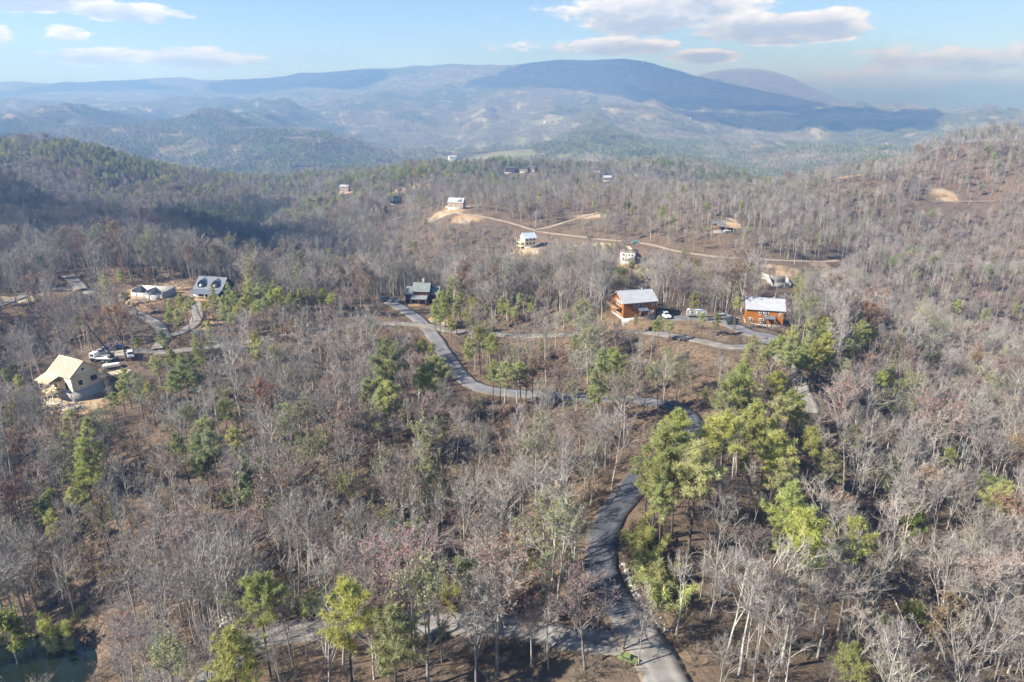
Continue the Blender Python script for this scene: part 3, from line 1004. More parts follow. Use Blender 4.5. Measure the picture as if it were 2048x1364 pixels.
mk('pine', (690, 1243, 15), (780, 1283, 15), (520, 1212, 13), (452, 1318, 14), (1340, 872, 15), (1309, 897, 15), (1334, 918, 17), (1310, 962, 14), (1328, 1000, 12), (1394, 945, 17), (1298, 930, 13),
   (1450, 875, 17), (1442, 828, 14), (1480, 768, 16), (1500, 790, 15), (1455, 790, 15), (1514, 848, 17), (1552, 785, 15), (1554, 910, 16), (1580, 812, 14), (1600, 838, 13), (1535, 870, 13),
   (1624, 895, 14), (1654, 940, 14), (1574, 960, 13), (1579, 1035, 16), (1614, 1095, 18), (1669, 1085, 13), (1724, 1085, 14), (1489, 925, 7), (1995, 1000, 14), (1420, 900, 10), (1560, 830, 14),
   (1590, 680, 12), (1622, 662, 12), (1642, 690, 12), (1602, 722, 11), (1570, 712, 12), (1652, 660, 11), (1720, 662, 11), (1700, 702, 11), (1680, 742, 11), (1612, 700, 12), (1585, 700, 12), (1630, 712, 12), (1740, 680, 9),
   (1852, 690, 12), (1872, 712, 11), (1762, 762, 10), (1778, 748, 9), (1822, 768, 10), (1660, 720, 11), (1560, 690, 9), (1540, 700, 9), (1500, 690, 9),
   (1228, 738, 14), (1198, 742, 16), (1012, 757, 12), (1042, 750, 11), (960, 680, 12), (982, 692, 11), (940, 695, 10), (902, 655, 10), (985, 750, 11), (1190, 790, 9),
   (880, 602, 10), (902, 598, 10), (922, 604, 10), (890, 622, 9), (950, 612, 9), (972, 622, 9), (1000, 610, 9), (1040, 602, 9), (932, 632, 8), (1062, 620, 8), (868, 612, 8), (912, 625, 9), (1020, 615, 8), (945, 598, 8), (870, 625, 8), (1030, 625, 8), (955, 635, 7),
   (872, 752, 15), (852, 765, 13), (778, 800, 15), (755, 815, 14), (848, 690, 8), (862, 700, 7),
   (450, 612, 11), (470, 602, 11), (502, 592, 11), (522, 588, 12), (540, 602, 11), (480, 628, 10), (510, 622, 11), (560, 592, 11), (580, 600, 10), (602, 596, 10), (622, 592, 10), (642, 592, 9), (462, 642, 9), (430, 612, 8),
   (492, 610, 11), (530, 615, 11), (550, 612, 10), (345, 612, 9), (360, 602, 9), (372, 620, 9), (332, 640, 8), (352, 636, 9), (330, 680, 9), (380, 608, 8), (340, 628, 8), (445, 630, 9), (420, 602, 7), (660, 600, 8), (410, 615, 7),
   (515, 705, 12), (320, 735, 12), (340, 720, 10), (275, 770, 11), (252, 758, 10), (228, 805, 9), (300, 790, 10), (240, 780, 9), (452, 830, 12), (420, 862, 12), (100, 1050, 10), (465, 880, 10),
   (1640, 640, 8), (1320, 650, 8), (1270, 640, 5), (1340, 655, 7), (1405, 640, 7), (1430, 640, 7), (1385, 600, 9), (1475, 612, 9), (1390, 545, 9), (1412, 548, 10), (1445, 552, 8), (1360, 540, 8), (1470, 530, 9), (1595, 560, 10), (1990, 312, 13), (1975, 300, 12), (2000, 330, 12), (1965, 320, 10), (1700, 440, 7),
   (1190, 408, 10), (1250, 412, 9), (1265, 420, 9), (1325, 420, 11), (1415, 412, 9), (1130, 405, 8), (1195, 495, 10), (1130, 530, 8), (1265, 532, 8), (1285, 545, 8), (1345, 440, 9), (1150, 545, 8), (1240, 550, 9),
   (690, 500, 11), (700, 520, 11), (740, 505, 10), (760, 520, 12), (800, 480, 9), (820, 485, 9), (830, 490, 9), (780, 515, 9), (545, 515, 12), (525, 520, 10), (850, 445, 9), (660, 505, 10),
   (40, 770, 9), (10, 760, 10), (20, 740, 8), (150, 1000, 9), (700, 1200, 8))
mk('dpine', (760, 735, 20), (768, 770, 14), (372, 752, 14), (352, 772, 13), (392, 762, 13), (430, 905, 15), (392, 905, 14), (372, 900, 13), (2000, 990, 12), (410, 930, 12), (1000, 752, 11),
   (740, 790, 12), (1220, 725, 12), (380, 735, 13), (1130, 640, 7), (1060, 605, 7), (880, 640, 7), (575, 610, 10), (535, 585, 10), (1310, 655, 7), (240, 555, 9))
mk('cone', (395, 700, 11), (160, 905, 17), (150, 880, 15), (205, 575, 11), (1803, 700, 13), (1525, 720, 8), (1600, 575, 12), (1725, 655, 12), (462, 600, 13), (1150, 700, 10), (500, 580, 13), (545, 585, 12), (425, 590, 9), (1090, 690, 7), (890, 610, 11), (1485, 720, 8), (168, 940, 12), (1325, 425, 12), (420, 665, 9), (1640, 680, 13))
mk('cedar', (1288, 1090, 5), (1282, 1052, 5), (1305, 1132, 5), (1335, 1165, 6), (1295, 1112, 4), (1320, 1145, 5), (1275, 1068, 4), (900, 1180, 4), (915, 1170, 4), (640, 1190, 4), (600, 1200, 4), (115, 1230, 5), (120, 1260, 5))
mk('leafy', (492, 985, 13), (955, 1172, 8), (250, 605, 7), (20, 1275, 9), (1775, 960, 9), (1830, 1060, 8), (1975, 990, 9), (90, 1035, 9), (1570, 965, 10), (660, 1210, 6))
mk('bud', (850, 925, 17), (580, 868, 15), (1100, 1158, 10), (1332, 738, 12), (1242, 790, 12), (600, 855, 13), (640, 905, 13), (1005, 1152, 9), (1240, 775, 10), (1320, 765, 11), (1355, 765, 11), (595, 665, 8), (545, 660, 7), (1290, 770, 11),
   (440, 590, 7), (1520, 660, 6), (1225, 690, 7), (640, 1215, 7), (820, 980, 12), (860, 970, 13), (460, 810, 11), (350, 450, 11), (300, 430, 10), (330, 445, 9), (400, 480, 10), (270, 440, 10), (480, 1240, 10), (280, 455, 9), (420, 445, 9), (210, 455, 9), (1340, 410, 13), (1355, 440, 12), (1150, 800, 10), (700, 1000, 13), (760, 960, 14), (200, 1060, 12), (340, 440, 10), (370, 450, 10), (390, 470, 9), (440, 470, 9), (470, 500, 10))
mk('red', (742, 868, 12), (708, 912, 11), (912, 862, 10), (850, 835, 11), (490, 762, 9), (782, 872, 10), (1958, 1215, 15), (522, 652, 9), (492, 652, 9), (548, 640, 9), (582, 632, 9), (505, 1062, 11), (142, 642, 10), (60, 690, 9), (92, 668, 9), (248, 1300, 10), (1162, 862, 9), (225, 700, 5),
   (640, 650, 8), (660, 640, 8), (540, 630, 8), (430, 640, 6), (830, 690, 9), (820, 700, 9), (690, 570, 9), (1690, 590, 6), (210, 510, 10), (225, 520, 9), (1000, 960, 10), (1070, 910, 10), (230, 810, 9), (1790, 630, 7), (1660, 860, 6), (840, 860, 10), (940, 540, 8), (650, 560, 9), (1085, 600, 8), (1500, 1120, 10), (1640, 1180, 9), (1480, 640, 6), (720, 580, 9), (700, 600, 9), (560, 640, 8))
mk('rust', (1112, 738, 12), (1065, 752, 12), (740, 585, 12), (2035, 905, 13), (205, 1040, 12), (20, 910, 10), (705, 925, 9), (1022, 1095, 8), (700, 600, 8), (300, 555, 8), (940, 775, 7), (1660, 865, 7), (240, 530, 8), (810, 1345, 6), (180, 1130, 9), (420, 640, 6), (1855, 1175, 7), (1295, 640, 6), (1270, 632, 4), (1975, 900, 9), (230, 1160, 9), (870, 690, 7), (1630, 430, 7), (430, 1010, 9), (1000, 840, 8), (350, 870, 9), (300, 960, 9), (950, 1190, 6), (1340, 700, 6), (100, 1120, 9))
mk('bare', (1475, 1150, 15), (1500, 1180, 15), (1590, 1160, 16), (1660, 1180, 13), (1725, 1250, 12), (1950, 1080, 15), (1900, 1120, 14), (1205, 1222, 6), (1285, 1232, 9), (1100, 1230, 10), (1450, 1310, 10), (1530, 1330, 11), (450, 1150, 17), (400, 1000, 17), (560, 940, 16), (590, 1000, 16),
   (1820, 900, 14), (1760, 930, 13), (1880, 940, 14), (1740, 860, 13), (1830, 1000, 14), (1960, 1050, 15), (1000, 1000, 15), (1080, 980, 15), (930, 1000, 15), (700, 1040, 16), (830, 1040, 16), (290, 1080, 16), (250, 1140, 15), (1120, 900, 14), (1230, 860, 14))

T = dict(kind=[], p=[], s=[], rz=[], tilt=[], var=[], mark=[])


def addtree(kind, p, s, mark, rz=None, var=None):
    T['kind'].append(kind)
    T['p'].append(p)
    T['s'].append(s)
    T['mark'].append(mark)
    T['rz'].append(RNG.uniform(0, 6.28) if rz is None else rz)
    T['tilt'].append(RNG.normal(0, .03, 2))
    T['var'].append(int(RNG.integers(0, len(KINDS[kind].var))) if var is None else var)


mark_xy = []
for (kind, u, v, h) in MARK:
    h *= 1.18
    p = hit(u, v, h * (.72 if kind in ('pine', 'dpine', 'bare') else .6))
    addtree(kind, p, h / KINDS[kind].h, True)
    mark_xy.append(p[:2])
kdm = kdtree.KDTree(len(mark_xy))
for i, q in enumerate(mark_xy):
    kdm.insert((q[0], q[1], 0), i)
kdm.balance()

# --- what the photograph shows clear of trees: roads and houses must stay in sight
SM = 4
sight = np.zeros((1364 // SM + 1, 2048 // SM + 1))
veil = np.zeros_like(sight)                            # roads seen through a veil of bare crowns
for (name, _, wd, P, z) in road_lines:
    if name in ('upper_lane', 'house_drive', 'lot_drive', 'far_clay_track'):
        continue
    for q, zz in zip(P, z):
        for o_ in (-.4, 0, .4):
            u, v, D = proj((q[0] + o_ * wd, q[1] + o_ * wd * .6, zz))
            if 0 <= u < 2048 and 0 <= v < 1364:
                im_ = veil if name in ('gravel_road', 'junction_road') else sight
                im_[int(v) // SM, int(u) // SM] = max(im_[int(v) // SM, int(u) // SM], D)
soft = np.zeros_like(sight)                            # single crowns that stand clear in the photograph
for i, (kind, u, v, h) in enumerate(MARK):
    Dm = float(proj(T['p'][i])[2])
    rp_ = F * h * (.16 if kind != 'bare' else .02) / Dm
    v0, v1, u0, u1 = [int(max(0, q)) // SM for q in (v - rp_ * 1.2, v + rp_ * 1.0, u - rp_ * .8, u + rp_ * .8)]
    soft[v0:v1 + 1, u0:u1 + 1] = np.maximum(soft[v0:v1 + 1, u0:u1 + 1], Dm)
hard = np.zeros_like(sight)
KEEP = [(0, 588, 70, 622), (112, 534, 156, 578), (1345, 805, 1400, 866), (15, 1312, 180, 1362), (100, 715, 245, 812), (180, 680, 300, 720), (1222, 575, 1310, 632), (1318, 618, 1345, 636), (1484, 590, 1566, 645), (1360, 618, 1480, 645), (812, 565, 880, 602), (765, 585, 815, 606), (394, 540, 466, 590), (262, 566, 345, 600),
        (1038, 465, 1075, 502), (1240, 495, 1278, 526), (1418, 428, 1470, 462), (1530, 530, 1585, 575), (893, 392, 932, 412), (780, 391, 802, 404), (682, 369, 700, 380), (1010, 330, 1070, 345), (1200, 350, 1225, 362), (380, 595, 410, 640),
        (1845, 380, 1995, 408), (1690, 335, 1790, 362)]
for (u0, v0, u1, v1) in KEEP:
    p = hit((u0 + u1) / 2, v1)
    D = float(proj(p)[2])
    hard[v0 // SM:v1 // SM + 1, u0 // SM:u1 // SM + 1] = D

for (name, _, wd, P, z) in road_lines:                  # the open stretches of the two paved roads
    if name in ('asphalt_road', 'hillside_road', 'far_ridge_road'):
        for q, zz in zip(P, z):
            u, v, Dq = proj((q[0], q[1], zz))
            if (name == 'asphalt_road' and 930 < v < 1230) or (name == 'hillside_road' and (u < 1000 or u > 1250)) or name == 'far_ridge_road':
                for o_ in (-1, 0, 1):
                    hard[int(v) // SM, int(u) // SM + o_] = Dq


def blocks(P, h, r, img):
    """does a tree of height h at P stand in front of something kept in sight?"""
    out = np.zeros(len(P), int)
    _, _, D = proj(P)
    for f in np.arange(.2, 1.01, .08):
        for o_ in (-.7, -.3, 0, .3, .7):
            Q = P + np.stack([o_ * r, 0 * r, f * h], -1)
            u, v, _ = proj(Q)
            ok = (u >= 0) & (u < 2048) & (v >= 0) & (v < 1364)
            d = img[np.clip(v, 0, 1363).astype(int) // SM, np.clip(u, 0, 2047).astype(int) // SM]
            out += ok & (d > D + 2)
    return out


def attr_at(arr, x, y):
    r = np.log(np.hypot(x, y))
    i = np.clip(np.searchsorted(LNR, r) - 1, 0, len(LNR) - 1)
    j = np.clip(np.searchsorted(ANG, np.arctan2(x, y)) - 1, 0, len(ANG) - 1)
    return arr[i, j]


def jgrid(r0, r1, amax, sp):
    xs = np.arange(-r1 * math.sin(amax), r1 * math.sin(amax), sp)
    ys = np.arange(0, r1, sp)
    X, Y = np.meshgrid(xs, ys)
    X = X.ravel() + RNG.uniform(-.48, .48, X.size) * sp
    Y = Y.ravel() + RNG.uniform(-.48, .48, Y.size) * sp
    r = np.hypot(X, Y)
    ok = (r > r0) & (r < r1) & (np.abs(np.arctan2(X, Y)) < amax)
    return X[ok], Y[ok]


def free(X, Y, margin):
    """away from roads, pads, yards, fields and water"""
    ok = np.ones(len(X), bool)
    ok &= attr_at(clay, X, Y) < .38
    ok &= attr_at(gras, X, Y) < .34
    ok &= np.hypot((X - POND[0] + 1) / 1.2, Y - POND[1]) > 10.5
    for (px_, py_, _, pr, g) in pads:
        ok &= np.hypot(X - px_, Y - py_) > pr * (1.0 if g != 'gravel' else .8)
    for i in np.nonzero(ok)[0]:
        if (int(X[i] // 12), int(Y[i] // 12)) in _cell:
            _, idx, d = kd.find((X[i], Y[i], 0))
            if d < info[idx][1] / 2 + margin:
                ok[i] = False
    return ok


for (r0, r1, amax, sp) in ((66, 130, .84, 3.4), (130, 340, .80, 3.6), (340, 700, .74, 4.3), (700, 1450, .70, 5.5)):
    X, Y = jgrid(r0, r1, amax, sp)
    ok = free(X, Y, 1.7)
    X, Y = X[ok], Y[ok]
    Z = H(X, Y)
    r = np.hypot(X, Y)
    ang = np.arctan2(X, Y)
    # burnt, thinner and shorter wood on the slopes right of the ravine
    scar = sstep(330, 420, r) * sstep(-.22, -.1, ang) * (1 - sstep(720, 800, r))
    keep = RNG.random(len(X)) > .10 * scar + .28 * sstep(.1, .3, ang) * (r < 200) + .16 * (vnoise(X / 25, Y / 25, 90) > .62)
    clump = fbm(X / 60, Y / 60, 91, 3)
    clump2 = fbm(X / 14, Y / 14, 95, 2)
    fine = RNG.random(len(X))
    farl = sstep(560, 800, r) * (1 - sstep(-.05, .12, ang) * (1 - sstep(1000, 1200, r)))
    pe = np.where(r < 340, .034, .025) + farl * (.1 + .75 * sstep(.46, .60, clump)) + .28 * sstep(.64, .74, clump2) * (r < 340) * (clump > .55)
    pb = .05 + .10 * sstep(.55, .7, fbm(X / 45, Y / 45, 101, 2)) * (r < 1000) + .05 * farl
    pr_ = .018 + .08 * sstep(.56, .68, fbm(X / 38, Y / 38, 111, 2)) * (r < 420) * (1 - scar)
    ps = .034 * (1 - .5 * scar)
    cum = np.cumsum(np.stack([pe, pb, pr_, ps]), 0)
    kind = np.full(len(X), 'bare', object)
    kind[fine < cum[3]] = 'rust'
    kind[fine < cum[2]] = 'red'
    kind[fine < cum[1]] = 'bud'
    kind[fine < cum[0]] = 'pine'
    sel = (fine < cum[0]) & (RNG.random(len(X)) < .35)
    kind[sel] = 'dpine'
    hh = np.clip(RNG.normal(15.2, 3.2, len(X)), 7, 23) * (1 - .25 * scar) * (1 - .08 * (r > 340))
    small = RNG.random(len(X)) < .22
    hh[small] *= .55
    young = np.isin(kind, ('pine', 'dpine')) & (r < 340)
    hh[young] *= RNG.uniform(.45, .8, len(X))[young]
    P = np.stack([X, Y, Z], -1)
    b1 = blocks(P, hh, hh * .2, sight)
    b2 = blocks(P, hh, hh * .2, hard)
    b3 = blocks(P, hh, hh * .2, soft)
    cullp = np.clip(.96 * (1 - np.exp(-b1 * .34 - b3 * .2 - blocks(P, hh, hh * .2, veil) * .035)), 0, .96)
    keep &= (RNG.random(len(X)) > cullp) & ((b2 == 0) | ((RNG.random(len(X)) < .03) & (r > 150)))
    for i in np.nonzero(keep)[0]:
        if r[i] < 700:
            _, _, d = kdm.find((X[i], Y[i], 0))
            if d < 2.4:
                continue
        addtree(kind[i], P[i], hh[i] / KINDS[kind[i]].h, False)

# trees read off the photograph that would still hide an open stretch of road stand aside
mp_ = np.array(T['p'][:len(MARK)])
mh_ = np.array([T['s'][i] * KINDS[T['kind'][i]].h for i in range(len(MARK))])
mb_ = blocks(mp_, mh_, mh_ * .14, hard)
drop = {i for i in range(len(MARK)) if mb_[i] > 3 and T['kind'][i] in ('bare', 'red', 'rust', 'bud', 'leafy')}
for k in T:
    T[k] = [q for i, q in enumerate(T[k]) if i not in drop]
for k in ('kind', 'p', 's', 'rz', 'tilt', 'var', 'mark'):
    T[k] = np.array(T[k], object if k == 'kind' else None)
TH = T['s'] * np.array([KINDS[k].h for k in T['kind']])
U, V, D = proj(T['p'])
U2, V2, _ = proj(T['p'] + np.stack([0 * TH, 0 * TH, TH * .7], -1))
frame = (U2 > -5) & (U2 < 2053) & (V2 > 0) & (V2 < 1370)
size = np.where(frame, TH / np.maximum(D, 1), 0)

TREE_NAME = dict(bare='bare_tree', bud='budding_tree', leafy='leafy_tree', red='red_maple_tree', rust='rust_leaved_tree', pine='pine_tree', dpine='dark_pine_tree', cone='conical_pine_tree', cedar='evergreen_shrub')
TREE_CAT = dict(bare='bare tree', bud='budding tree', leafy='leafy tree', red='red tree', rust='rust tree', pine='pine', dpine='pine', cone='pine', cedar='evergreen shrub')
LOOK = dict(bare='bare grey hardwood tree', bud='pale yellow-green budding tree', leafy='bright green leafy tree', red='tree with hazy red buds', rust='tree with rust orange leaves',
            pine='olive green pine', dpine='dark green round-topped pine', cone='conical yellow-green pine', cedar='low dense evergreen shrub')
PLACES = [  # named places one can find in the photograph: pixel, wording
    (150, 880, 'on the slope below the framed house'), (330, 760, 'beside the yard of the framed house'), (350, 625, 'below the concrete foundation'), (500, 610, 'in the stand beside the black roofed house'),
    (620, 600, 'on the crest left of the green roofed cabin'), (940, 610, 'right of the green roofed cabin'), (870, 740, 'at the bend of the grey hillside road'), (640, 800, 'on the slope left of the hillside road'), (760, 770, 'in the tall pair left of the hillside road'),
    (960, 690, 'in the hollow below the ridge road fork'), (1170, 730, 'on the bank below the ridge road'), (1330, 640, 'by the parking of the orange cabins'), (1620, 690, 'behind the right orange cabin'), (1820, 720, 'on the knoll edge right of the orange cabins'),
    (1480, 800, 'on the knoll above the asphalt road bend'), (1330, 930, 'beside the upper bend of the asphalt road'), (1290, 1120, 'at the verge of the asphalt road'), (1480, 920, 'on the litter slope right of the asphalt road'),
    (1640, 1060, 'amid bare trees on the lower right slope'), (1850, 950, 'in the grey wood at the right edge'), (1950, 1200, 'in the bottom right corner wood'), (1500, 1200, 'right of the road junction'), (1100, 1190, 'just above the gravel road'),
    (1000, 1000, 'in the middle wood left of the asphalt road'), (720, 900, 'on the upper middle slope'), (560, 1000, 'on the left slope above the creek'), (250, 1050, 'on the shaded slope above the pond'), (100, 1240, 'by the pond'), (560, 1230, 'where the gravel road bends to the pond'),
    (760, 1300, 'in front of the gravel road'), (1150, 1310, 'in front of the road junction'), (1420, 1320, 'in the bottom strip right of the junction'), (60, 700, 'on the slope left of the framed house'), (200, 520, 'behind the empty lot drive'), (350, 455, 'on the shaded left ridge'),
    (740, 510, 'on the burnt slope above the ravine'), (1200, 420, 'above the far ridge road'), (1210, 520, 'below the far ridge road'), (1420, 545, 'above the orange cabins'), (1980, 310, 'on the top of the right ridge'), (1600, 570, 'below the concrete walls on the far slope'), (1700, 500, 'on the big right slope'), (1100, 600, 'on the crest between the cabins'), (1000, 860, 'below the hillside road'), (1300, 780, 'between the two road levels')]
PL = np.array([p[:2] for p in PLACES], float)


def tree_object(i, label, group):
    k = T['kind'][i]
    t, c, w = KINDS[k].var[T['var'][i]]
    e = bpy.data.objects.new(TREE_NAME[k], None)
    e.empty_display_size = .5
    COL.objects.link(e)
    e.location = T['p'][i]
    e.rotation_euler = (T['tilt'][i][0], T['tilt'][i][1], T['rz'][i])
    e.scale = (T['s'][i],) * 3
    e['label'], e['category'] = label, TREE_CAT[k]
    if group:
        e['group'] = group
    link('trunk', t, e)
    link('crown', c, e)
    return e


single = np.zeros(len(TH), bool)
for kinds in (('bare',), ('pine', 'dpine', 'cone'), ('bud', 'leafy'), ('red',), ('rust',), ('cedar',)):
    m_ = np.isin(T['kind'], kinds) & frame
    score = np.where(m_, size + T['mark'] * (size > .03) * .02, 0)
    best = np.argsort(-score)[:300 if kinds[0] in ('bare', 'pine') else 190]
    single[best[score[best] > .012]] = True
cnt = {}
for i in np.nonzero(single)[0]:
    j = int(np.argmin((PL[:, 0] - U2[i]) ** 2 + ((PL[:, 1] - V2[i]) * 1.5) ** 2))
    cnt.setdefault((T['kind'][i], j), []).append(i)
for (k, j), mem in cnt.items():
    lab = LOOK[k] + ' ' + PLACES[j][2]
    if len(mem) == 1:
        tree_object(mem[0], lab, None)
        continue
    mem = sorted(mem, key=lambda q: -TH[q])
    a_, b_ = TH[mem[0]], TH[mem[1]]
    for q, i in enumerate(mem):
        if q == 0 and a_ > 1.12 * b_ and len(mem) < 9:
            tree_object(i, 'tallest ' + LOOK[k] + ' ' + PLACES[j][2], None)
        else:
            tree_object(i, lab, lab + ' (several)')

MASS = dict(bare=('bare_forest', 'mass of bare grey hardwoods covering the slopes and ridges'), pine=('pine_forest', 'scattered pines through the far woods'), dpine=('dark_pine_forest', 'dark pines massed on the far ridges'),
            bud=('budding_forest', 'pale budding trees dotted through the woods'), red=('red_forest', 'red budded trees dotted through the woods'), rust=('rust_forest', 'rust leaved trees dotted through the woods'),
            cone=('conical_pine_forest', 'conical pines among the far woods'), cedar=('evergreen_scrub', 'low evergreen scrub among the trees'), leafy=('leafy_forest', 'bright leafy trees among the woods'))
for k in KINDS:
    if k == 'brush':
        continue
    m_ = (T['kind'] == k) & ~single
    if not m_.any():
        continue
    s_ = T['s'][m_].astype(float)
    w_ = RNG.uniform(.85, 1.2, m_.sum())
    scatter(MASS[k][0], KINDS[k], T['p'][m_].astype(float), np.column_stack([np.vstack(T['tilt'][m_]), T['rz'][m_].astype(float)]),
            np.column_stack([s_ * w_, s_ * w_, s_]), T['var'][m_].astype(int), kind='stuff', label=MASS[k][1], category='forest')

# undergrowth
X, Y = [np.concatenate(q) for q in zip(jgrid(64, 130, .84, 1.9), jgrid(130, 320, .84, 3.1))]
ok = free(X, Y, .9) & (RNG.random(len(X)) < .35 + .65 * sstep(.4, .62, fbm(X / 16, Y / 16, 131, 2)))
P = np.stack([X[ok], Y[ok], H(X[ok], Y[ok])], -1)
s_ = RNG.uniform(.35, 1.05, len(P))
s_[blocks(P, 3 * s_, 1.2 * s_, sight) > 3] *= .4
scatter('undergrowth', KINDS['brush'], P, np.column_stack([np.zeros((len(P), 2)), RNG.uniform(0, 6.28, len(P))]), np.repeat(s_[:, None], 3, 1), RNG.integers(0, 4, len(P)),
        kind='stuff', label='bare brush and saplings on the leaf litter', category='undergrowth')

# ------------------------------------------------------------------ far woods: tiles of simple trees laid over the distant slopes
M['far_twig'] = mat('far_grey_woods', (.33, .29, .262), 1, col2=(.25, .22, .20), scale=.02, objvar=.2)
M['far_pine'] = mat('far_evergreens', (.13, .165, .075), 1, col2=(.17, .20, .09), scale=.02, objvar=.2)
M['far_bud'] = mat('far_budding_woods', (.36, .36, .18), 1, var=.2, scale=.02, objvar=.2)


class Tiles:
    pass


TILE = 62.0
FT = Tiles()
FT.col = bpy.data.collections.new('proto_tiles')
for ti, (fe, fb) in enumerate([(.05, .03), (.1, .05), (.22, .07), (.3, .06), (.6, .05), (.75, .08)]):
    g = np.random.default_rng(900 + ti)
    G = Geo()
    xs = np.arange(-TILE / 2, TILE / 2, 5.6)
    for x in xs:
        for y in xs:
            if g.random() < .06:
                continue
            c = np.array([x + g.uniform(-2.4, 2.4), y + g.uniform(-2.4, 2.4), 0])
            q = g.random()
            mi = 1 if q < fe else (2 if q < fe + fb else 0)
            h = g.uniform(9, 16)
            n_ = 20 if mi else 16
            if mi == 1:
                zz = g.random(n_)
                rad = 3.0 * (1 - zz) ** .7
                pos = np.stack([rad * np.cos(a_ := g.uniform(0, 6.28, n_)), rad * np.sin(a_), h * (.25 + .7 * zz)], -1)
                sz = 2.5
            else:
                d_ = unit(g.normal(size=(n_, 3))) * g.random((n_, 1)) ** .4
                pos = d_ * [3.0, 3.0, h * .27] + [0, 0, h * .66]
                sz = 2.2
            dd = unit(g.normal(size=(n_, 3)) + [0, 0, .4])
            G.tri(slivers(c + pos, dd, sz * g.uniform(.6, 1.3, n_), sz * g.uniform(.25, .7, n_) * (1.5 if mi == 1 else .8), g), mi)
            if mi == 0:
                G.tri(slivers(c[None] - [0, 0, 3], np.array([[0, 0, 1.]]), np.array([h * .8]), np.array([.5]), g), 0)
    o = bpy.data.objects.new('tile_%02d' % ti, G.mesh('tile', [M['far_twig'], M['far_pine'], M['far_bud']]))
    FT.col.objects.link(o)
X, Y = jgrid(1400, 8300, .70, TILE * .93)
r = np.hypot(X, Y)
ok = (attr_at(gras, X, Y) < .42) & (attr_at(clay, X, Y) < .45)
e_ = 20.
nx_, ny_ = (H(X - e_, Y) - H(X + e_, Y)) / (2 * e_), (H(X, Y - e_) - H(X, Y + e_)) / (2 * e_)
nv = unit(np.stack([nx_, ny_, np.ones_like(nx_)], -1))
# slopes turned away and hidden behind the crests are left bare; nobody sees them
cs = np.sum(nv * unit(np.stack([-X, -Y, CAM[2] - H(X, Y) + 0], -1)), -1)
ok &= (cs > -.06)
FOREST_CLEAR = [(hit(u, v), rr_) for (u, v, rr_) in [(1100, 238, 130), (1180, 225, 150), (1230, 222, 120), (1390, 240, 110), (960, 225, 120), (600, 240, 70), (690, 250, 90), (860, 245, 80), (1290, 235, 90), (1530, 262, 90), (1640, 265, 110), (1060, 245, 80), (900, 235, 90), (1470, 250, 80), (1000, 240, 70), (1350, 245, 80), (680, 262, 60)]]
for p, rr_ in FOREST_CLEAR:
    ok &= (np.hypot(X - p[0], Y - p[1]) > rr_ * .45 + 10) | (RNG.random(len(X)) < .35)
X, Y, nv, r = X[ok], Y[ok], nv[ok], r[ok]
Z = H(X, Y)
ev = fbm(X / 420, Y / 420, 151, 4) + .10 * (r < 3000) - .10 * sstep(3600, 5200, r) + RNG.normal(0, .03, len(X))
ti = np.clip(((ev - .40) / .3 * 6), 0, 5).astype(int)
rot = []
for i in range(len(X)):
    q = Vector(nv[i]).to_track_quat('Z', 'Y') if False else Vector((0, 0, 1)).rotation_difference(Vector(nv[i]))
    eu = (q.to_matrix() @ Matrix.Rotation(random.choice((0, 1, 2, 3)) * math.pi / 2 + random.uniform(-.15, .15), 3, 'Z')).to_euler()
    rot.append(tuple(eu))
scatter('far_forest', FT, np.stack([X, Y, Z], -1), np.array(rot), np.repeat(RNG.uniform(.95, 1.15, len(X))[:, None], 3, 1), ti, kind='stuff', label='woods covering the distant hills and mountain', category='forest')
# ------------------------------------------------------------------ building helpers
def boxes_mesh(name, boxes, m):
    """boxes: (x0, x1, y0, y1, z0, z1) joined into one part"""
    V, F_ = [], []
    for (x0, x1, y0, y1, z0, z1) in boxes:
        b = len(V)
        V += [(x0, y0, z0), (x1, y0, z0), (x1, y1, z0), (x0, y1, z0), (x0, y0, z1), (x1, y0, z1), (x1, y1, z1), (x0, y1, z1)]
        F_ += [tuple(b + i for i in f) for f in ((0, 3, 2, 1), (4, 5, 6, 7), (0, 1, 5, 4), (1, 2, 6, 5), (2, 3, 7, 6), (3, 0, 4, 7))]
    return npmesh(name, V, F_, [m])


def part(name, boxes, m, parent, **kw):
    return link(name, boxes_mesh(name, boxes, m), parent, **kw)


def poly_part(name, V, F_, m, parent, bevel=0, smooth=False, **kw):
    me = bpy.data.meshes.new(name)
    me.from_pydata([tuple(map(float, v)) for v in V], [], F_)
    if bevel:
        bm = bmesh.new()
        bm.from_mesh(me)
        bmesh.ops.recalc_face_normals(bm, faces=bm.faces)
        bmesh.ops.bevel(bm, geom=bm.edges[:], offset=bevel, segments=2, affect='EDGES', clamp_overlap=True)
        bm.to_mesh(me)
        bm.free()
    me.materials.append(m)
    if smooth:
        for p in me.polygons:
            p.use_smooth = True
    return link(name, me, parent, **kw)


def slab(P, t):
    """four corner points of a sloping sheet, thickened downwards by t"""
    P = [np.array(p, float) for p in P]
    n = np.cross(P[1] - P[0], P[3] - P[0])
    n /= np.linalg.norm(n)
    if n[2] < 0:
        n = -n
    Q = [p - n * t for p in P]
    return [tuple(p) for p in P + Q], [(0, 1, 2, 3), (7, 6, 5, 4), (0, 4, 5, 1), (1, 5, 6, 2), (2, 6, 7, 3), (3, 7, 4, 0)]


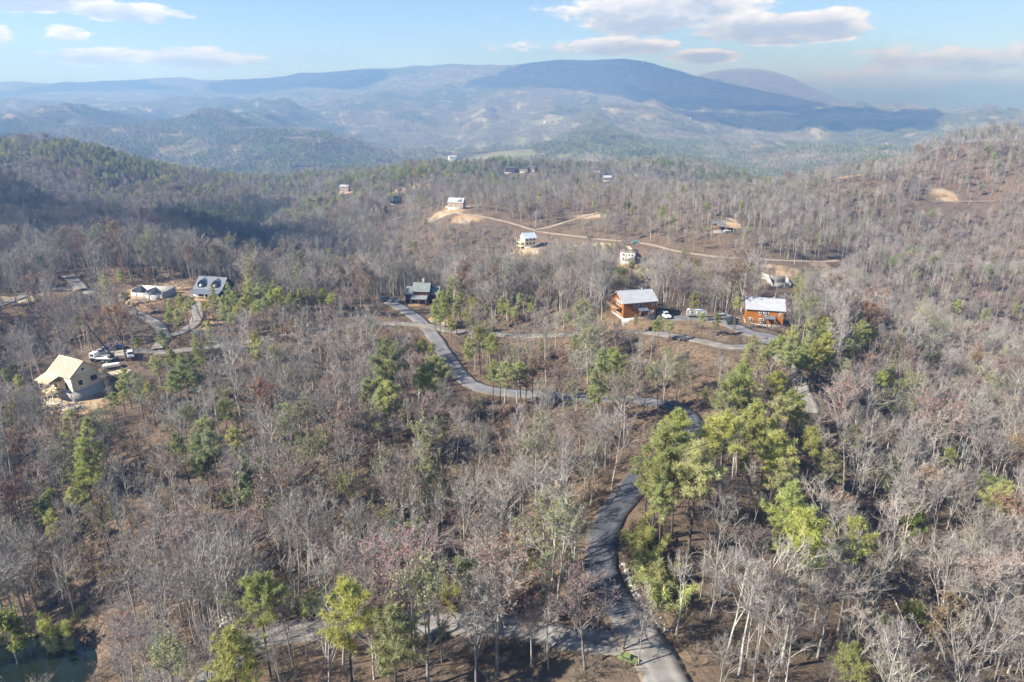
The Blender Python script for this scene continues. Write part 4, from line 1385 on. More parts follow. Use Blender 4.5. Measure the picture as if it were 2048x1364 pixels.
def rod(P0, P1, r, sides=6):
    P0, P1 = np.array(P0, float), np.array(P1, float)
    d = unit(P1 - P0)
    a = unit(np.cross(d, [.3, .9, .2]))
    b = np.cross(d, a)
    th = np.linspace(0, 2 * math.pi, sides, endpoint=False)
    ring = [a * math.cos(t) * r + b * math.sin(t) * r for t in th]
    V = [tuple(P0 + q) for q in ring] + [tuple(P1 + q) for q in ring]
    F_ = [(i, (i + 1) % sides, sides + (i + 1) % sides, sides + i) for i in range(sides)] + [tuple(range(sides))[::-1], tuple(range(sides, 2 * sides))]
    return V, F_


def merge(*vf):
    V, F_ = [], []
    for (v, f) in vf:
        b = len(V)
        V += list(v)
        F_ += [tuple(i + b for i in q) for q in f]
    return V, F_


def root(name, p, rz, label, cat, group=None, scale=1.0):
    e = bpy.data.objects.new(name, None)
    e.empty_display_size = 1
    COL.objects.link(e)
    e.location = p
    e.rotation_euler = (0, 0, rz)
    e.scale = (scale,) * 3
    e['label'], e['category'] = label, cat
    if group:
        e['group'] = group
    return e


M['roof_grey'] = mat('grey_metal_roof', (.36, .37, .40), .5, col2=(.31, .32, .355), scale=.6, metal=0., spec=.5)
M['roof_green'] = mat('green_metal_roof', (.16, .185, .18), .5, col2=(.205, .23, .225), scale=.5, spec=.5)
M['roof_slate'] = mat('slate_blue_roof', (.13, .15, .19), .5, var=.2, scale=.6, spec=.5)
M['roof_old'] = mat('weathered_grey_roof', (.17, .165, .165), .8, var=.25, scale=.6)
M['roof_teal'] = mat('teal_metal_roof', (.04, .075, .08), .6, var=.3, scale=.6, spec=.5)
M['roof_blue'] = mat('pale_blue_roof', (.42, .50, .62), .45, var=.15, scale=.6, spec=.5)
M['roof_dark'] = mat('dark_shingles', (.09, .085, .09), .9, var=.3, scale=1.5)
M['roof_red'] = mat('red_roof', (.30, .10, .07), .8, var=.3, scale=1.5)
M['log'] = mat('orange_log_siding', (.36, .135, .028), .6, col2=(.25, .085, .018), scale=2.2, bump=.3, stretch=(.15, .15, 2.6))
M['log_brown'] = mat('brown_log_siding', (.20, .10, .05), .7, col2=(.12, .06, .03), scale=2, stretch=(.15, .15, 2.4))
M['wall_red'] = mat('dark_red_siding', (.105, .032, .022), .7, var=.35, scale=2, stretch=(.2, .2, 2.4))
M['wall_dark'] = mat('charcoal_siding', (.045, .04, .045), .7, var=.3, scale=2)
M['wall_white'] = mat('white_wrap', (.74, .73, .71), .7, var=.12, scale=.7)
M['wall_tan'] = mat('tan_siding', (.42, .34, .24), .8, var=.2, scale=1)
M['lumber'] = mat('fresh_lumber', (.80, .68, .47), .75, col2=(.70, .56, .36), scale=1.6, stretch=(1, 1, .3))
M['sheath'] = mat('wood_sheathing', (.86, .74, .54), .8, col2=(.78, .65, .45), scale=.9, stretch=(.3, .3, 3))
M['deckply'] = mat('roof_plywood', (.36, .255, .15), .85, var=.25, scale=1)
M['trim'] = mat('white_trim', (.78, .77, .74), .6, var=.08, scale=2)
M['glass'] = mat('window_glass', (.035, .045, .055), .08, var=.3, scale=.5, spec=.6)
M['painted_void'] = mat('painted_dark_interior', (.05, .035, .022), .9, var=.4, scale=1)  # shade of an unlit inside, put into the colour of flat panels
M['deck'] = mat('deck_boards', (.30, .20, .12), .8, var=.25, scale=2)
M['polewood'] = mat('weathered_pole', (.16, .12, .095), .9, var=.35, scale=3)
M['steel'] = mat('galvanised_steel', (.45, .46, .47), .4, var=.2, scale=3, metal=.7)
M['blackpaint'] = mat('black_paint', (.02, .02, .022), .35, var=.2, scale=3, spec=.5)
M['rubber'] = mat('tyre_rubber', (.022, .022, .023), .8, var=.3, scale=6)
M['redlens'] = mat('red_lens', (.35, .02, .02), .3, var=.2, scale=5)


def window(parent, face, a, z, w, h, off, m_glass='glass', name='window'):
    """window on a wall: face F(ront), B, L or R at distance off from the centre; a is the place along the wall"""
    s = {'F': -1, 'B': 1, 'L': -1, 'R': 1}[face]

    def bx(a0, a1, d0, d1, z0, z1):
        lo, hi = sorted((s * (off + d0), s * (off + d1)))
        return (a0, a1, lo, hi, z0, z1) if face in 'FB' else (lo, hi, a0, a1, z0, z1)
    t = .09
    wd = part(name, [bx(a - w / 2 - t, a + w / 2 + t, -.02, .07, z + h, z + h + t), bx(a - w / 2 - t, a + w / 2 + t, -.02, .09, z - t, z),
                     bx(a - w / 2 - t, a - w / 2, -.02, .07, z, z + h), bx(a + w / 2, a + w / 2 + t, -.02, .07, z, z + h)], M['trim'], parent)
    part('pane', [bx(a - w / 2, a + w / 2, -.03, .018, z, z + h)], M[m_glass], wd)
    if m_glass == 'glass':
        part('muntin', [bx(a - .03, a + .03, .02, .05, z, z + h), bx(a - w / 2, a + w / 2, .021, .049, z + h * .5 - .03, z + h * .5 + .03)], M['trim'], wd)
    return wd


def door(parent, face, a, z, w, h, off, m='wall_dark'):
    s = {'F': -1, 'B': 1, 'L': -1, 'R': 1}[face]

    def bx(a0, a1, d0, d1, z0, z1):
        lo, hi = sorted((s * (off + d0), s * (off + d1)))
        return (a0, a1, lo, hi, z0, z1) if face in 'FB' else (lo, hi, a0, a1, z0, z1)
    d = part('door', [bx(a - w / 2, a + w / 2, -.02, .05, z, z + h)], M[m], parent)
    part('handle', [bx(a + w * .32, a + w * .4, .05, .12, z + h * .45, z + h * .5)], M['steel'], d)
    return d


def gable_house(e, w, d, hw, rise, wall, roof, base=0, basem='concrete', over=.45, t=.16, seams=0, shift=0.0):
    """walls with gables at the x ends, ridge along x; front is -y. Returns height of the wall foot"""
    z0, z1, zr = base, base + hw, base + hw + rise
    if base:
        part('foundation', [(-w / 2 + .06, w / 2 - .06, -d / 2 + .06, d / 2 - .06, -2.5, base)], M[basem], e)
    V = [(-w / 2, -d / 2, z0), (w / 2, -d / 2, z0), (w / 2, d / 2, z0), (-w / 2, d / 2, z0), (-w / 2, -d / 2, z1), (w / 2, -d / 2, z1), (w / 2, d / 2, z1), (-w / 2, d / 2, z1), (-w / 2, shift, zr), (w / 2, shift, zr)]
    F_ = [(0, 1, 5, 4), (2, 3, 7, 6), (1, 2, 6, 9, 5), (3, 0, 4, 8, 7), (3, 2, 1, 0)]
    poly_part('wall', V, F_, M[wall], e)
    if roof:
        for s in (-1, 1):
            yy = s * d / 2
            k = rise / abs(yy - shift)
            oy = yy + s * over
            q = [(-w / 2 - over, oy, z1 - k * over + .12), (w / 2 + over, oy, z1 - k * over + .12), (w / 2 + over, shift, zr + .12), (-w / 2 - over, shift, zr + .12)]
            r_ = poly_part('roof', *slab(q, t), M[roof], e)
            if seams and s == -1:
                vf = []
                for x in np.linspace(-w / 2 - over + .1, w / 2 + over - .1, seams):
                    vf.append(slab([(x - .03, oy, z1 - k * over + .165), (x + .03, oy, z1 - k * over + .165), (x + .03, shift, zr + .165), (x - .03, shift, zr + .165)], .05))
                poly_part('seam', *merge(*vf), M[roof], r_)
        part('ridge_cap', [(-w / 2 - over, w / 2 + over, shift - .14, shift + .14, zr + .08, zr + .19)], M[roof], e)
    return z0


def spot(u, v, dz=0.0):
    p = hit(u, v)
    p[2] += dz
    return p


# ------------------------------------------------------------------ framed house under construction (left)
hp = spot(158, 788)
e = root('framed_house', hp, R(-25), 'house of fresh yellow lumber under construction on a tall concrete foundation', 'house')
w, d, b = 9.0, 8.0, 2.9
part('foundation', [(-w / 2, w / 2, -d / 2, d / 2, -3.2, b)], M['concrete'], e)
hw, rise = 4.3, 3.1
z1, zr = b + hw, b + hw + rise
V = [(-w / 2, -d / 2, b), (w / 2, -d / 2, b), (w / 2, d / 2, b), (-w / 2, d / 2, b), (-w / 2, -d / 2, z1), (w / 2, -d / 2, z1), (w / 2, d / 2, z1), (-w / 2, d / 2, z1), (-w / 2, 0, zr), (w / 2, 0, zr)]
poly_part('wall', V, [(0, 1, 5, 4), (2, 3, 7, 6), (1, 2, 6, 9, 5), (3, 0, 4, 8, 7)], M['sheath'], e)
for i in range(9):                                            # sheathing boards of the right gable, each its own piece
    z = b + .1 + i * .47
    part('board', [(w / 2 + .004, w / 2 + .028, -d / 2 + .05, d / 2 - .05, z, z + .44)], M['sheath' if i % 2 else 'lumber'], e)
for s in (-1, 1):
    k = rise / (d / 2)
    q = [(-w / 2 - .5, s * (d / 2 + .5), z1 - k * .5 + .1), (w / 2 + .45, s * (d / 2 + .5), z1 - k * .5 + .1), (w / 2 + .45, 0, zr + .1), (-w / 2 - .5, 0, zr + .1)]
    poly_part('roof_deck', *slab(q, .08), M['deckply'], e)
    for i in range(12):                                       # rafters show as stripes across the slope
        x = -w / 2 - .3 + i * (w + .6) / 11
        poly_part('rafter', *slab([(x - .2, s * (d / 2 + .6), z1 - k * .6 + .26), (x + .2, s * (d / 2 + .6), z1 - k * .6 + .26), (x + .2, 0, zr + .26), (x - .2, 0, zr + .26)], .15), M['lumber'], e)
part('ridge_beam', [(-w / 2 - .5, w / 2 + .45, -.1, .1, zr + .12, zr + .36)], M['lumber'], e)
# porch on the front left with two decks
px0, px1, py0, py1 = -w / 2, .6, -d / 2 - 3.2, -d / 2
for zz in (b - .1, b + 2.55):
    dk = part('deck', [(px0, px1, py0, py1 - .003, zz - .22, zz)], M['lumber'], e)
    part('railing', [(px0, px1, py0, py0 + .08, zz + .85, zz + .95), (px0, px0 + .08, py0, py1, zz + .851, zz + .949)] + [(x, x + .06, py0 + .01, py0 + .07, zz, zz + .85) for x in np.linspace(px0 + .3, px1 - .3, 7)], M['lumber'], dk)
for x in (px0 + .08, (px0 + px1) / 2, px1 - .2):
    part('post', [(x, x + .16, py0 + .02, py0 + .18, -3, z1 - 1.05)], M['lumber'], e)
for i in range(11):
    x = px0 - .4 + i * (px1 - px0 + .6) / 10
    poly_part('porch_rafter', *slab([(x - .08, py0 - .5, z1 - 1.05), (x + .08, py0 - .5, z1 - 1.05), (x + .08, -d / 2 + .2, z1 + .22), (x - .08, -d / 2 + .2, z1 + .22)], .16), M['lumber'], e)
poly_part('porch_roof', *slab([(px0 - .45, py0 - .5, z1 - 1.2), (px1 + .25, py0 - .5, z1 - 1.2), (px1 + .25, -d / 2 - .3, z1 + .0), (px0 - .45, -d / 2 - .3, z1 + .0)], .05), M['sheath'], e)
for (a, z, ww, hh) in ((-1.6, b + 1.2, 1.0, 1.3), (2.2, b + 1.3, 1.8, 1.4), (-.3, b + 5.0, .6, .6)):
    part('window_opening', [(w / 2 + .03, w / 2 + .06, a - ww / 2, a + ww / 2, z, z + hh)], M['painted_void'], e)  # flat dark panels on the closed gable, interior shade as colour
for (a, z, ww, hh) in ((-1.4, b + 3.0, 1.0, 1.2), (2.2, b + .1, 1.0, 2.1), (1.0, b + 3.2, .6, .6), (-2.6, b + .1, 1.2, 2.0)):
    part('door_opening' if hh > 1.9 else 'window_opening', [(a - ww / 2, a + ww / 2, -d / 2 - .03, -d / 2 - .002, z, z + hh)], M['painted_void'], e)  # likewise dark panels on the front wall, no real holes

# ------------------------------------------------------------------ the two orange log cabins
def log_cabin(u, v, rz, side, label):
    e = root('log_cabin', spot(u, v, .1), rz, label, 'cabin')
    w, d, hw = 10.8, 8.6, 4.7
    gable_house(e, w, d, hw, 2.4, 'log', 'roof_grey', base=.7, basem='concrete', over=.55, seams=25)
    f = d / 2
    for a in (-.75, .75):
        window(e, 'F', a - .4, 3.6, 1.15, 1.15, f)
    window(e, 'F', 4.4, 3.7, .7, .9, f)
    if side == 'R':
        window(e, 'F', -4.0, 1.3, 1.15, 1.15, f)
        window(e, 'F', -.95, 1.2, 1.15, 1.15, f)
        window(e, 'L', 0, 3.6, 1.0, 1.2, w / 2)
        door(e, 'F', .15, .72, .95, 2.1, f)
        px = 1.4
    else:
        for a in (-2.2, -.5, 1.2):
            window(e, 'L', a, 3.9, 1.1, 1.3, w / 2)
            window(e, 'L', a, 1.4, 1.1, 1.3, w / 2)
        door(e, 'F', .9, .72, .95, 2.1, f)
        window(e, 'F', 3.9, 1.1, 1.3, 1.3, f, 'trim')
        px = .8
        part('balcony', [(-w / 2 - 2.2, -w / 2 - .002, -d / 2 + 1, d / 2 - 1, 3.2, 3.35), (-w / 2 - 2.2, -w / 2 - 2.12, -d / 2 + 1, d / 2 - 1, 4.2, 4.3)] + [(-w / 2 - 2.2, -w / 2 - 2.1, y, y + .1, -2, 4.2) for y in (-d / 2 + 1, 0, d / 2 - 1.1)], M['deck'], e)
    poly_part('porch_roof', *slab([(px - 1.5, -f - 1.7, 2.85), (px + 1.6, -f - 1.7, 2.85), (px + 1.6, -f - .01, 3.4), (px - 1.5, -f - .01, 3.4)], .12), M['roof_slate'], e)
    for x in (px - 1.35, px + 1.4):
        part('porch_post', [(x - .07, x + .07, -f - 1.6, -f - 1.46, 0, 2.8)], M['deck'], e)
    part('chimney_pipe', [(2.6, 2.85, .4, .65, 5.2, 8.3)], M['steel'], e)
    return e


log_cabin(1266, 630, R(16), 'L', 'orange log cabin with grey metal roof and side balcony, beside the white pickup')
log_cabin(1524, 645, R(-13), 'R', 'orange log cabin with grey metal roof at the end of the drive, above pines')

# ------------------------------------------------------------------ green roofed cabin
e = root('green_roof_cabin', spot(846, 603), R(-3), 'dark red cabin with stepped pale green metal roofs on the crest', 'cabin')
gable_house(e, 6.0, 7.5, 4.6, 2.3, 'wall_red', 'roof_green', base=.5, seams=14)
for (x0, x1, zt, nm) in ((-6.3, -3.0, 3.9, 'left_wing'), (3.0, 6.3, 3.9, 'right_wing')):
    wg = part('wing', [(x0, x1 - .01 if x1 > 0 else x1, -2.6, 3.2, -.5, zt - .6)], M['wall_red'], e)
    poly_part('wing_roof', *slab([(x0 - .35, -3.1, zt - .4), (x1 + (.35 if x1 > 0 else -.01), -3.1, zt - .4), (x1 + (.35 if x1 > 0 else -.01), 2.4, zt + 1.5), (x0 - .35, 2.4, zt + 1.5)], .14), M['roof_green'], e)
poly_part('porch_roof', *slab([(-3.6, -6.4, 2.6), (2.6, -6.4, 2.6), (2.6, -3.8, 3.5), (-3.6, -3.8, 3.5)], .14), M['roof_green'], e)
part('porch_deck', [(-4.6, 2.6, -6.2, -3.76, -.3, .35)], M['deck'], e)
for x in (-3.4, -.5, 2.3):
    part('porch_post', [(x - .09, x + .09, -6.1, -5.92, .35, 2.6)], M['deck'], e)
for a in (-1.7, .2, 1.8):
    window(e, 'F', a, 1.2, .9, 1.2, 3.75)
part('chimney', [(-.5, .5, 3.2, 4.0, 4, 8.4)], M['darkconcrete'], e)

# ------------------------------------------------------------------ black house with two dormers
e = root('dormer_house', spot(432, 592), R(-10), 'dark house with slate roof and two gabled dormers behind a clearing', 'house')
gable_house(e, 11.0, 8.5, 3.2, 3.6, 'wall_dark', 'roof_slate', base=.6, seams=20)
for x in (-3.0, 2.6):
    dm = poly_part('dormer', [(x - 1.1, -4.0, 4.1), (x + 1.1, -4.0, 4.1), (x + 1.1, -.6, 6.6), (x - 1.1, -.6, 6.6), (x - 1.1, -4.0, 5.3), (x + 1.1, -4.0, 5.3), (x, -4.0, 6.6), (x, -.4, 7.0)],
                   [(0, 1, 5, 6, 4), (1, 2, 5), (0, 4, 3), (5, 2, 7, 6), (4, 6, 7, 3)], M['wall_dark'], e)
    for s in (-1, 1):
        poly_part('dormer_roof', *slab([(x + s * 1.45, -4.4, 5.05), (x, -4.4, 6.8), (x, -.2, 7.25), (x + s * 1.45, -.9, 6.6)], .12), M['roof_slate'], dm)
    part('dormer_window', [(x - .45, x + .45, -4.05, -4.005, 4.5, 5.5)], M['trim'], dm)
poly_part('porch_roof', *slab([(-6.0, -7.2, 2.6), (5.6, -7.2, 2.6), (5.6, -4.3, 3.5), (-6.0, -4.3, 3.5)], .14), M['roof_slate'], e)
part('porch_deck', [(-5.5, 5.5, -7.0, -4.26, -.4, .5)], M['deck'], e)
for x in (-5.5, -2.7, 0, 2.7, 5.3):
    part('porch_post', [(x - .1, x + .1, -6.95, -6.75, .5, 2.65)], M['lumber'], e)
part('porch_rail', [(-5.5, 5.3, -6.9, -6.82, 1.3, 1.42)], M['lumber'], e)
for a in (-3.2, 3.0):
    window(e, 'F', a, 1.3, 1.2, 1.3, 4.25)
part('side_wing', [(5.51, 7.6, -2.5, 2.5, -.5, 3.0)], M['wall_dark'], e)
poly_part('wing_roof', *slab([(5.3, -2.9, 3.0), (8.0, -2.9, 3.0), (8.0, 2.9, 3.3), (5.3, 2.9, 3.3)], .12), M['roof_slate'], e)

# ------------------------------------------------------------------ concrete shells
e = root('concrete_foundation', spot(302, 592), R(-8), 'pale concrete basement walls without a house on the left clearing', 'foundation')
for (x0, x1, y0, y1, zt) in ((-7, 7, 4.8, 5.1, 2.6), (-7, -6.7, -1, 4.79, 2.6), (6.7, 7, -3, 4.79, 2.4), (-7, 1.2, -1.3, -1.01, 1.4), (1.2, 1.5, -5, -1.0, 1.6), (1.51, 7, -5, -4.7, 1.8), (-1.2, -.9, -1, 4.79, 2.2)):
    part('wall', [(x0, x1, y0, y1, -1.5, zt)], M['concrete'], e)
part('floor_slab', [(-6.69, 6.69, -1.0, 4.78, -1, .15)], M['concrete'], e)
e = root('concrete_retaining_shell', spot(1556, 566), R(-4), 'grey concrete floor between two splayed walls dug into the orange bank', 'foundation')
part('floor_slab', [(-4.2, 4.2, -6, 2.5, -2.5, .25)], M['darkconcrete'], e)
poly_part('wall', *merge(slab([(-4.5, -6, .8), (-4.2, -6, .8), (-4.2, 3, 3.4), (-4.5, 3, 3.4)], 3), slab([(-4.5, 3, 3.4), (-4.2, 3, 3.4), (-7.6, 9, 3.6), (-7.9, 9, 3.6)], 3)), M['concrete'], e)
poly_part('wall', *merge(slab([(4.2, -6, .8), (4.5, -6, .8), (4.5, 3, 3.4), (4.2, 3, 3.4)], 3), slab([(4.2, 3, 3.4), (4.5, 3, 3.4), (6.4, 7, 3.6), (6.1, 7, 3.6)], 3)), M['concrete'], e)
part('rear_wall', [(-4.19, 4.19, 2.6, 2.9, -1, 2.9)], M['darkconcrete'], e)

# ------------------------------------------------------------------ houses along the far ridge
e = root('blue_roof_frame_house', spot(1056, 494), R(24), 'tall lumber house with pale blue roof beside the far ridge road', 'house')
gable_house(e, 8.5, 8.0, 5.6, 2.8, 'sheath', 'roof_blue', base=1.2)
for z in (2.6, 5.0):
    for a in (-2.4, 0, 2.4):
        part('window_opening', [(-4.29, -4.252, a - .6, a + .6, z, z + 1.3)], M['painted_void'], e)  # panels on a closed wall, the dark inside painted on
        part('window_opening', [(a - .6, a + .6, -4.04, -4.002, z, z + 1.2)], M['painted_void'], e)
part('deck', [(-7.2, -4.26, -3.6, 3.6, 3.7, 3.95), (-7.2, -4.26, -3.6, 3.6, 1.2, 1.42)], M['lumber'], e)
for y in (-3.5, 0, 3.4):
    part('post', [(-7.1, -6.9, y, y + .18, -2, 6.2)], M['lumber'], e)
e = root('white_wrap_house', spot(1257, 525), R(-20), 'roofless house wrapped in white sheathing on orange clay', 'house')
part('foundation', [(-4.3, 4.3, -4.1, 4.1, -2, 1.6)], M['concrete'], e)
part('wall', [(-4.4, 4.4, -4.2, 4.2, 1.6, 6.6)], M['wall_white'], e)
part('floor_deck', [(-4.6, 4.6, -4.4, 4.4, 6.61, 6.85)], M['clayroad'], e)
part('brown_side_wall', [(4.402, 4.45, -4.1, 4.1, 1.7, 6.5)], M['log_brown'], e)
for z in (2.4, 4.7):
    for a in (-2.4, .9, 2.6):
        window(e, 'F', a, z, .9, 1.1, 4.2, 'painted_void')  # panes take the painted dark of an unlit room
poly_part('ramp', *slab([(-1.2, 4.3, 6.7), (1.2, 4.3, 6.7), (-1.8, 11, 7.4), (-4.2, 11, 7.4)], .25), M['lumber'], e)
e = root('carport_cabin', spot(1436, 460), R(-14), 'log cabin with grey roof and open carport beside an orange cut bank', 'cabin')
gable_house(e, 7.6, 6.0, 4.0, 1.8, 'log_brown', 'roof_old', base=.5)
for z in (1.2, 3.4):
    for a in (-1.8, 1.6):
        window(e, 'L', a, z, 1.0, 1.2, 3.8)
window(e, 'F', -2.4, 1.4, 1.1, 1.1, 3.0)
poly_part('carport_roof', *slab([(-1.0, -6.0, 3.2), (4.2, -6.0, 3.2), (4.2, -3.02, 4.2), (-1.0, -3.02, 4.2)], .15), M['roof_old'], e)
for x in (-.8, 4.0):
    part('post', [(x - .12, x + .12, -5.9, -5.66, -.5, 3.1)], M['deck'], e)
part('slab', [(-3, 5, -8.0, -3.06, -1, .08)], M['darkconcrete'], e)
e = root('white_dormer_house', spot(914, 417), R(-12), 'tan house with long white dormer at the end of the far ridge road', 'house')
gable_house(e, 12.0, 8.0, 3.6, 3.0, 'wall_tan', 'roof_grey', base=1.6)
dm = part('dormer', [(-1.0, 4.0, -3.6, 0, 5.0, 7.4)], M['trim'], e)
for x in (.1, 1.5, 2.9):
    part('dormer_window', [(x - .4, x + .4, -3.64, -3.604, 5.9, 7.0)], M['glass'], dm)
part('deck', [(-8.4, -6.02, -4, 3, 1.2, 1.5)], M['lumber'], e)
for a in (-4, 0, 4):
    window(e, 'F', a, 2.2, 1.2, 1.2, 4.0)
e = root('teal_roof_house', spot(791, 408), R(22), 'dark cabin with deep teal metal roof among bare trees', 'cabin')
gable_house(e, 9.0, 8.0, 3.4, 3.0, 'wall_dark', 'roof_teal', base=.6)
window(e, 'F', 0, 1.6, 1.4, 1.2, 4.0)
e = root('pale_roof_house', spot(691, 384), R(-6), 'small pale roofed house standing on the middle ridge', 'house')
gable_house(e, 10.0, 9.0, 5.5, 1.6, 'wall_tan', 'roof_grey', base=1.0)
for a in (-3, 0, 3):
    window(e, 'F', a, 2.2, 1.5, 1.4, 4.5)
    window(e, 'F', a, 4.6, 1.5, 1.2, 4.5)

# ------------------------------------------------------------------ houses down the valley and on the far hills
MID = [(1019, 345, 'log_brown', 'roof_dark', 15, 'brown house with dark roof at the left of the valley row'), (1047, 344, 'wall_tan', 'roof_dark', 12, 'tan house with dark roof in the middle of the valley row'), (1064, 342, 'log_brown', 'roof_dark', 13, 'dark brown house at the right of the valley row'),
       (1214, 362, 'wall_tan', 'roof_blue', 12, 'tan house with pale blue roof in the far clearing'), (1268, 357, 'wall_white', 'roof_grey', 10, 'narrow white house above the bare wood'), (1192, 352, 'wall_tan', 'roof_grey', 13, 'tan house with grey roof in the saddle'),
       (966, 325, 'wall_white', 'roof_grey', 24, 'long white barn at the edge of the valley field'), (905, 320, 'wall_white', 'roof_grey', 22, 'white farmhouse left of the valley field'), (829, 339, 'wall_white', 'roof_blue', 18, 'white house beyond the left ridge'), (447, 335, 'wall_dark', 'roof_blue', 14, 'dark house hidden on the left hilltop'),
       (1148, 347, 'wall_tan', 'roof_dark', 12, 'tan house in trees left of the saddle'), (1345, 326, 'wall_white', 'roof_blue', 18, 'white house in the wood behind the saddle')]
for (u, v, wm, rm, w, lab) in MID:
    e = root('valley_house', spot(u, v), R(random.uniform(-25, 25)), lab, 'house')
    gable_house(e, w, w * .62, w * .36, w * .2, wm, rm, base=.8)
    for a in (-.28, 0, .28):
        window(e, 'F', a * w, 2.0, w * .09, 1.4, w * .31)
    g_ = hit(u, v)
SPK = [(1090, 246), (1105, 246), (1118, 244), (1050, 247), (1165, 218), (1180, 216), (1195, 214), (1212, 216), (1225, 221), (1140, 222), (1175, 192), (1300, 199), (1352, 198), (1380, 238), (1392, 246), (1368, 245), (1410, 240), (1455, 236), (1475, 235), (1510, 258), (1525, 262),
       (1640, 270), (1655, 268), (1690, 266), (1722, 267), (1715, 272), (590, 235), (605, 234), (572, 258), (680, 247), (692, 248), (672, 255), (716, 258), (740, 268), (690, 285), (640, 284), (860, 262), (880, 256), (905, 250), (940, 228), (955, 222), (985, 236), (1000, 252), (1020, 225), (1125, 235), (1250, 228), (1285, 240), (1320, 246), (1430, 258), (1560, 258), (1590, 262)]
PAL = [('wall_white', 'roof_grey'), ('log_brown', 'roof_dark'), ('wall_tan', 'roof_grey'), ('wall_white', 'roof_blue'), ('wall_tan', 'roof_dark'), ('log', 'roof_red')]
proto_h = []
for k, (wm, rm) in enumerate(PAL):
    e = root('hillside_house', (0, -500, -100), 0, '', 'house')
    gable_house(e, 17, 11, 6.5, 4, wm, rm, base=1.2)
    for a in (-5, 0, 5):
        part('window', [(a - 1, a + 1, -5.56, -5.505, 2.6, 4.8)], M['glass'], e)
    proto_h.append((e, list(e.children)))
used = set()
for i, (u, v) in enumerate(SPK):
    k = (i * 5 + i // 3) % 6
    src, ch = proto_h[k]
    if k in used:
        e = src.copy()
        COL.objects.link(e)
        for c in ch:
            c2 = c.copy()
            COL.objects.link(c2)
            c2.parent = e
    else:
        e = src
        used.add(k)
    e.location = spot(u, v)
    e.rotation_euler = (0, 0, R(random.uniform(-35, 35)))
    s = random.uniform(.55, .85)
    e.scale = (s, s, s)
    zone = 'under the dark mountain' if u > 1290 else ('on the cleared foothill in the centre' if u > 930 else 'on the hazy hills left of the fields')
    tint = ['white grey-roofed', 'brown', 'tan grey-roofed', 'white blue-roofed', 'tan dark-roofed', 'orange red-roofed'][k]
    e['label'] = 'tiny %s house %s' % (tint, zone)
    e['group'] = 'far %s houses %s' % (tint, zone)

# ------------------------------------------------------------------ vehicles
def paint(name, c, rough=.3):
    return mat(name, c, rough, var=.08, scale=2, spec=.6)


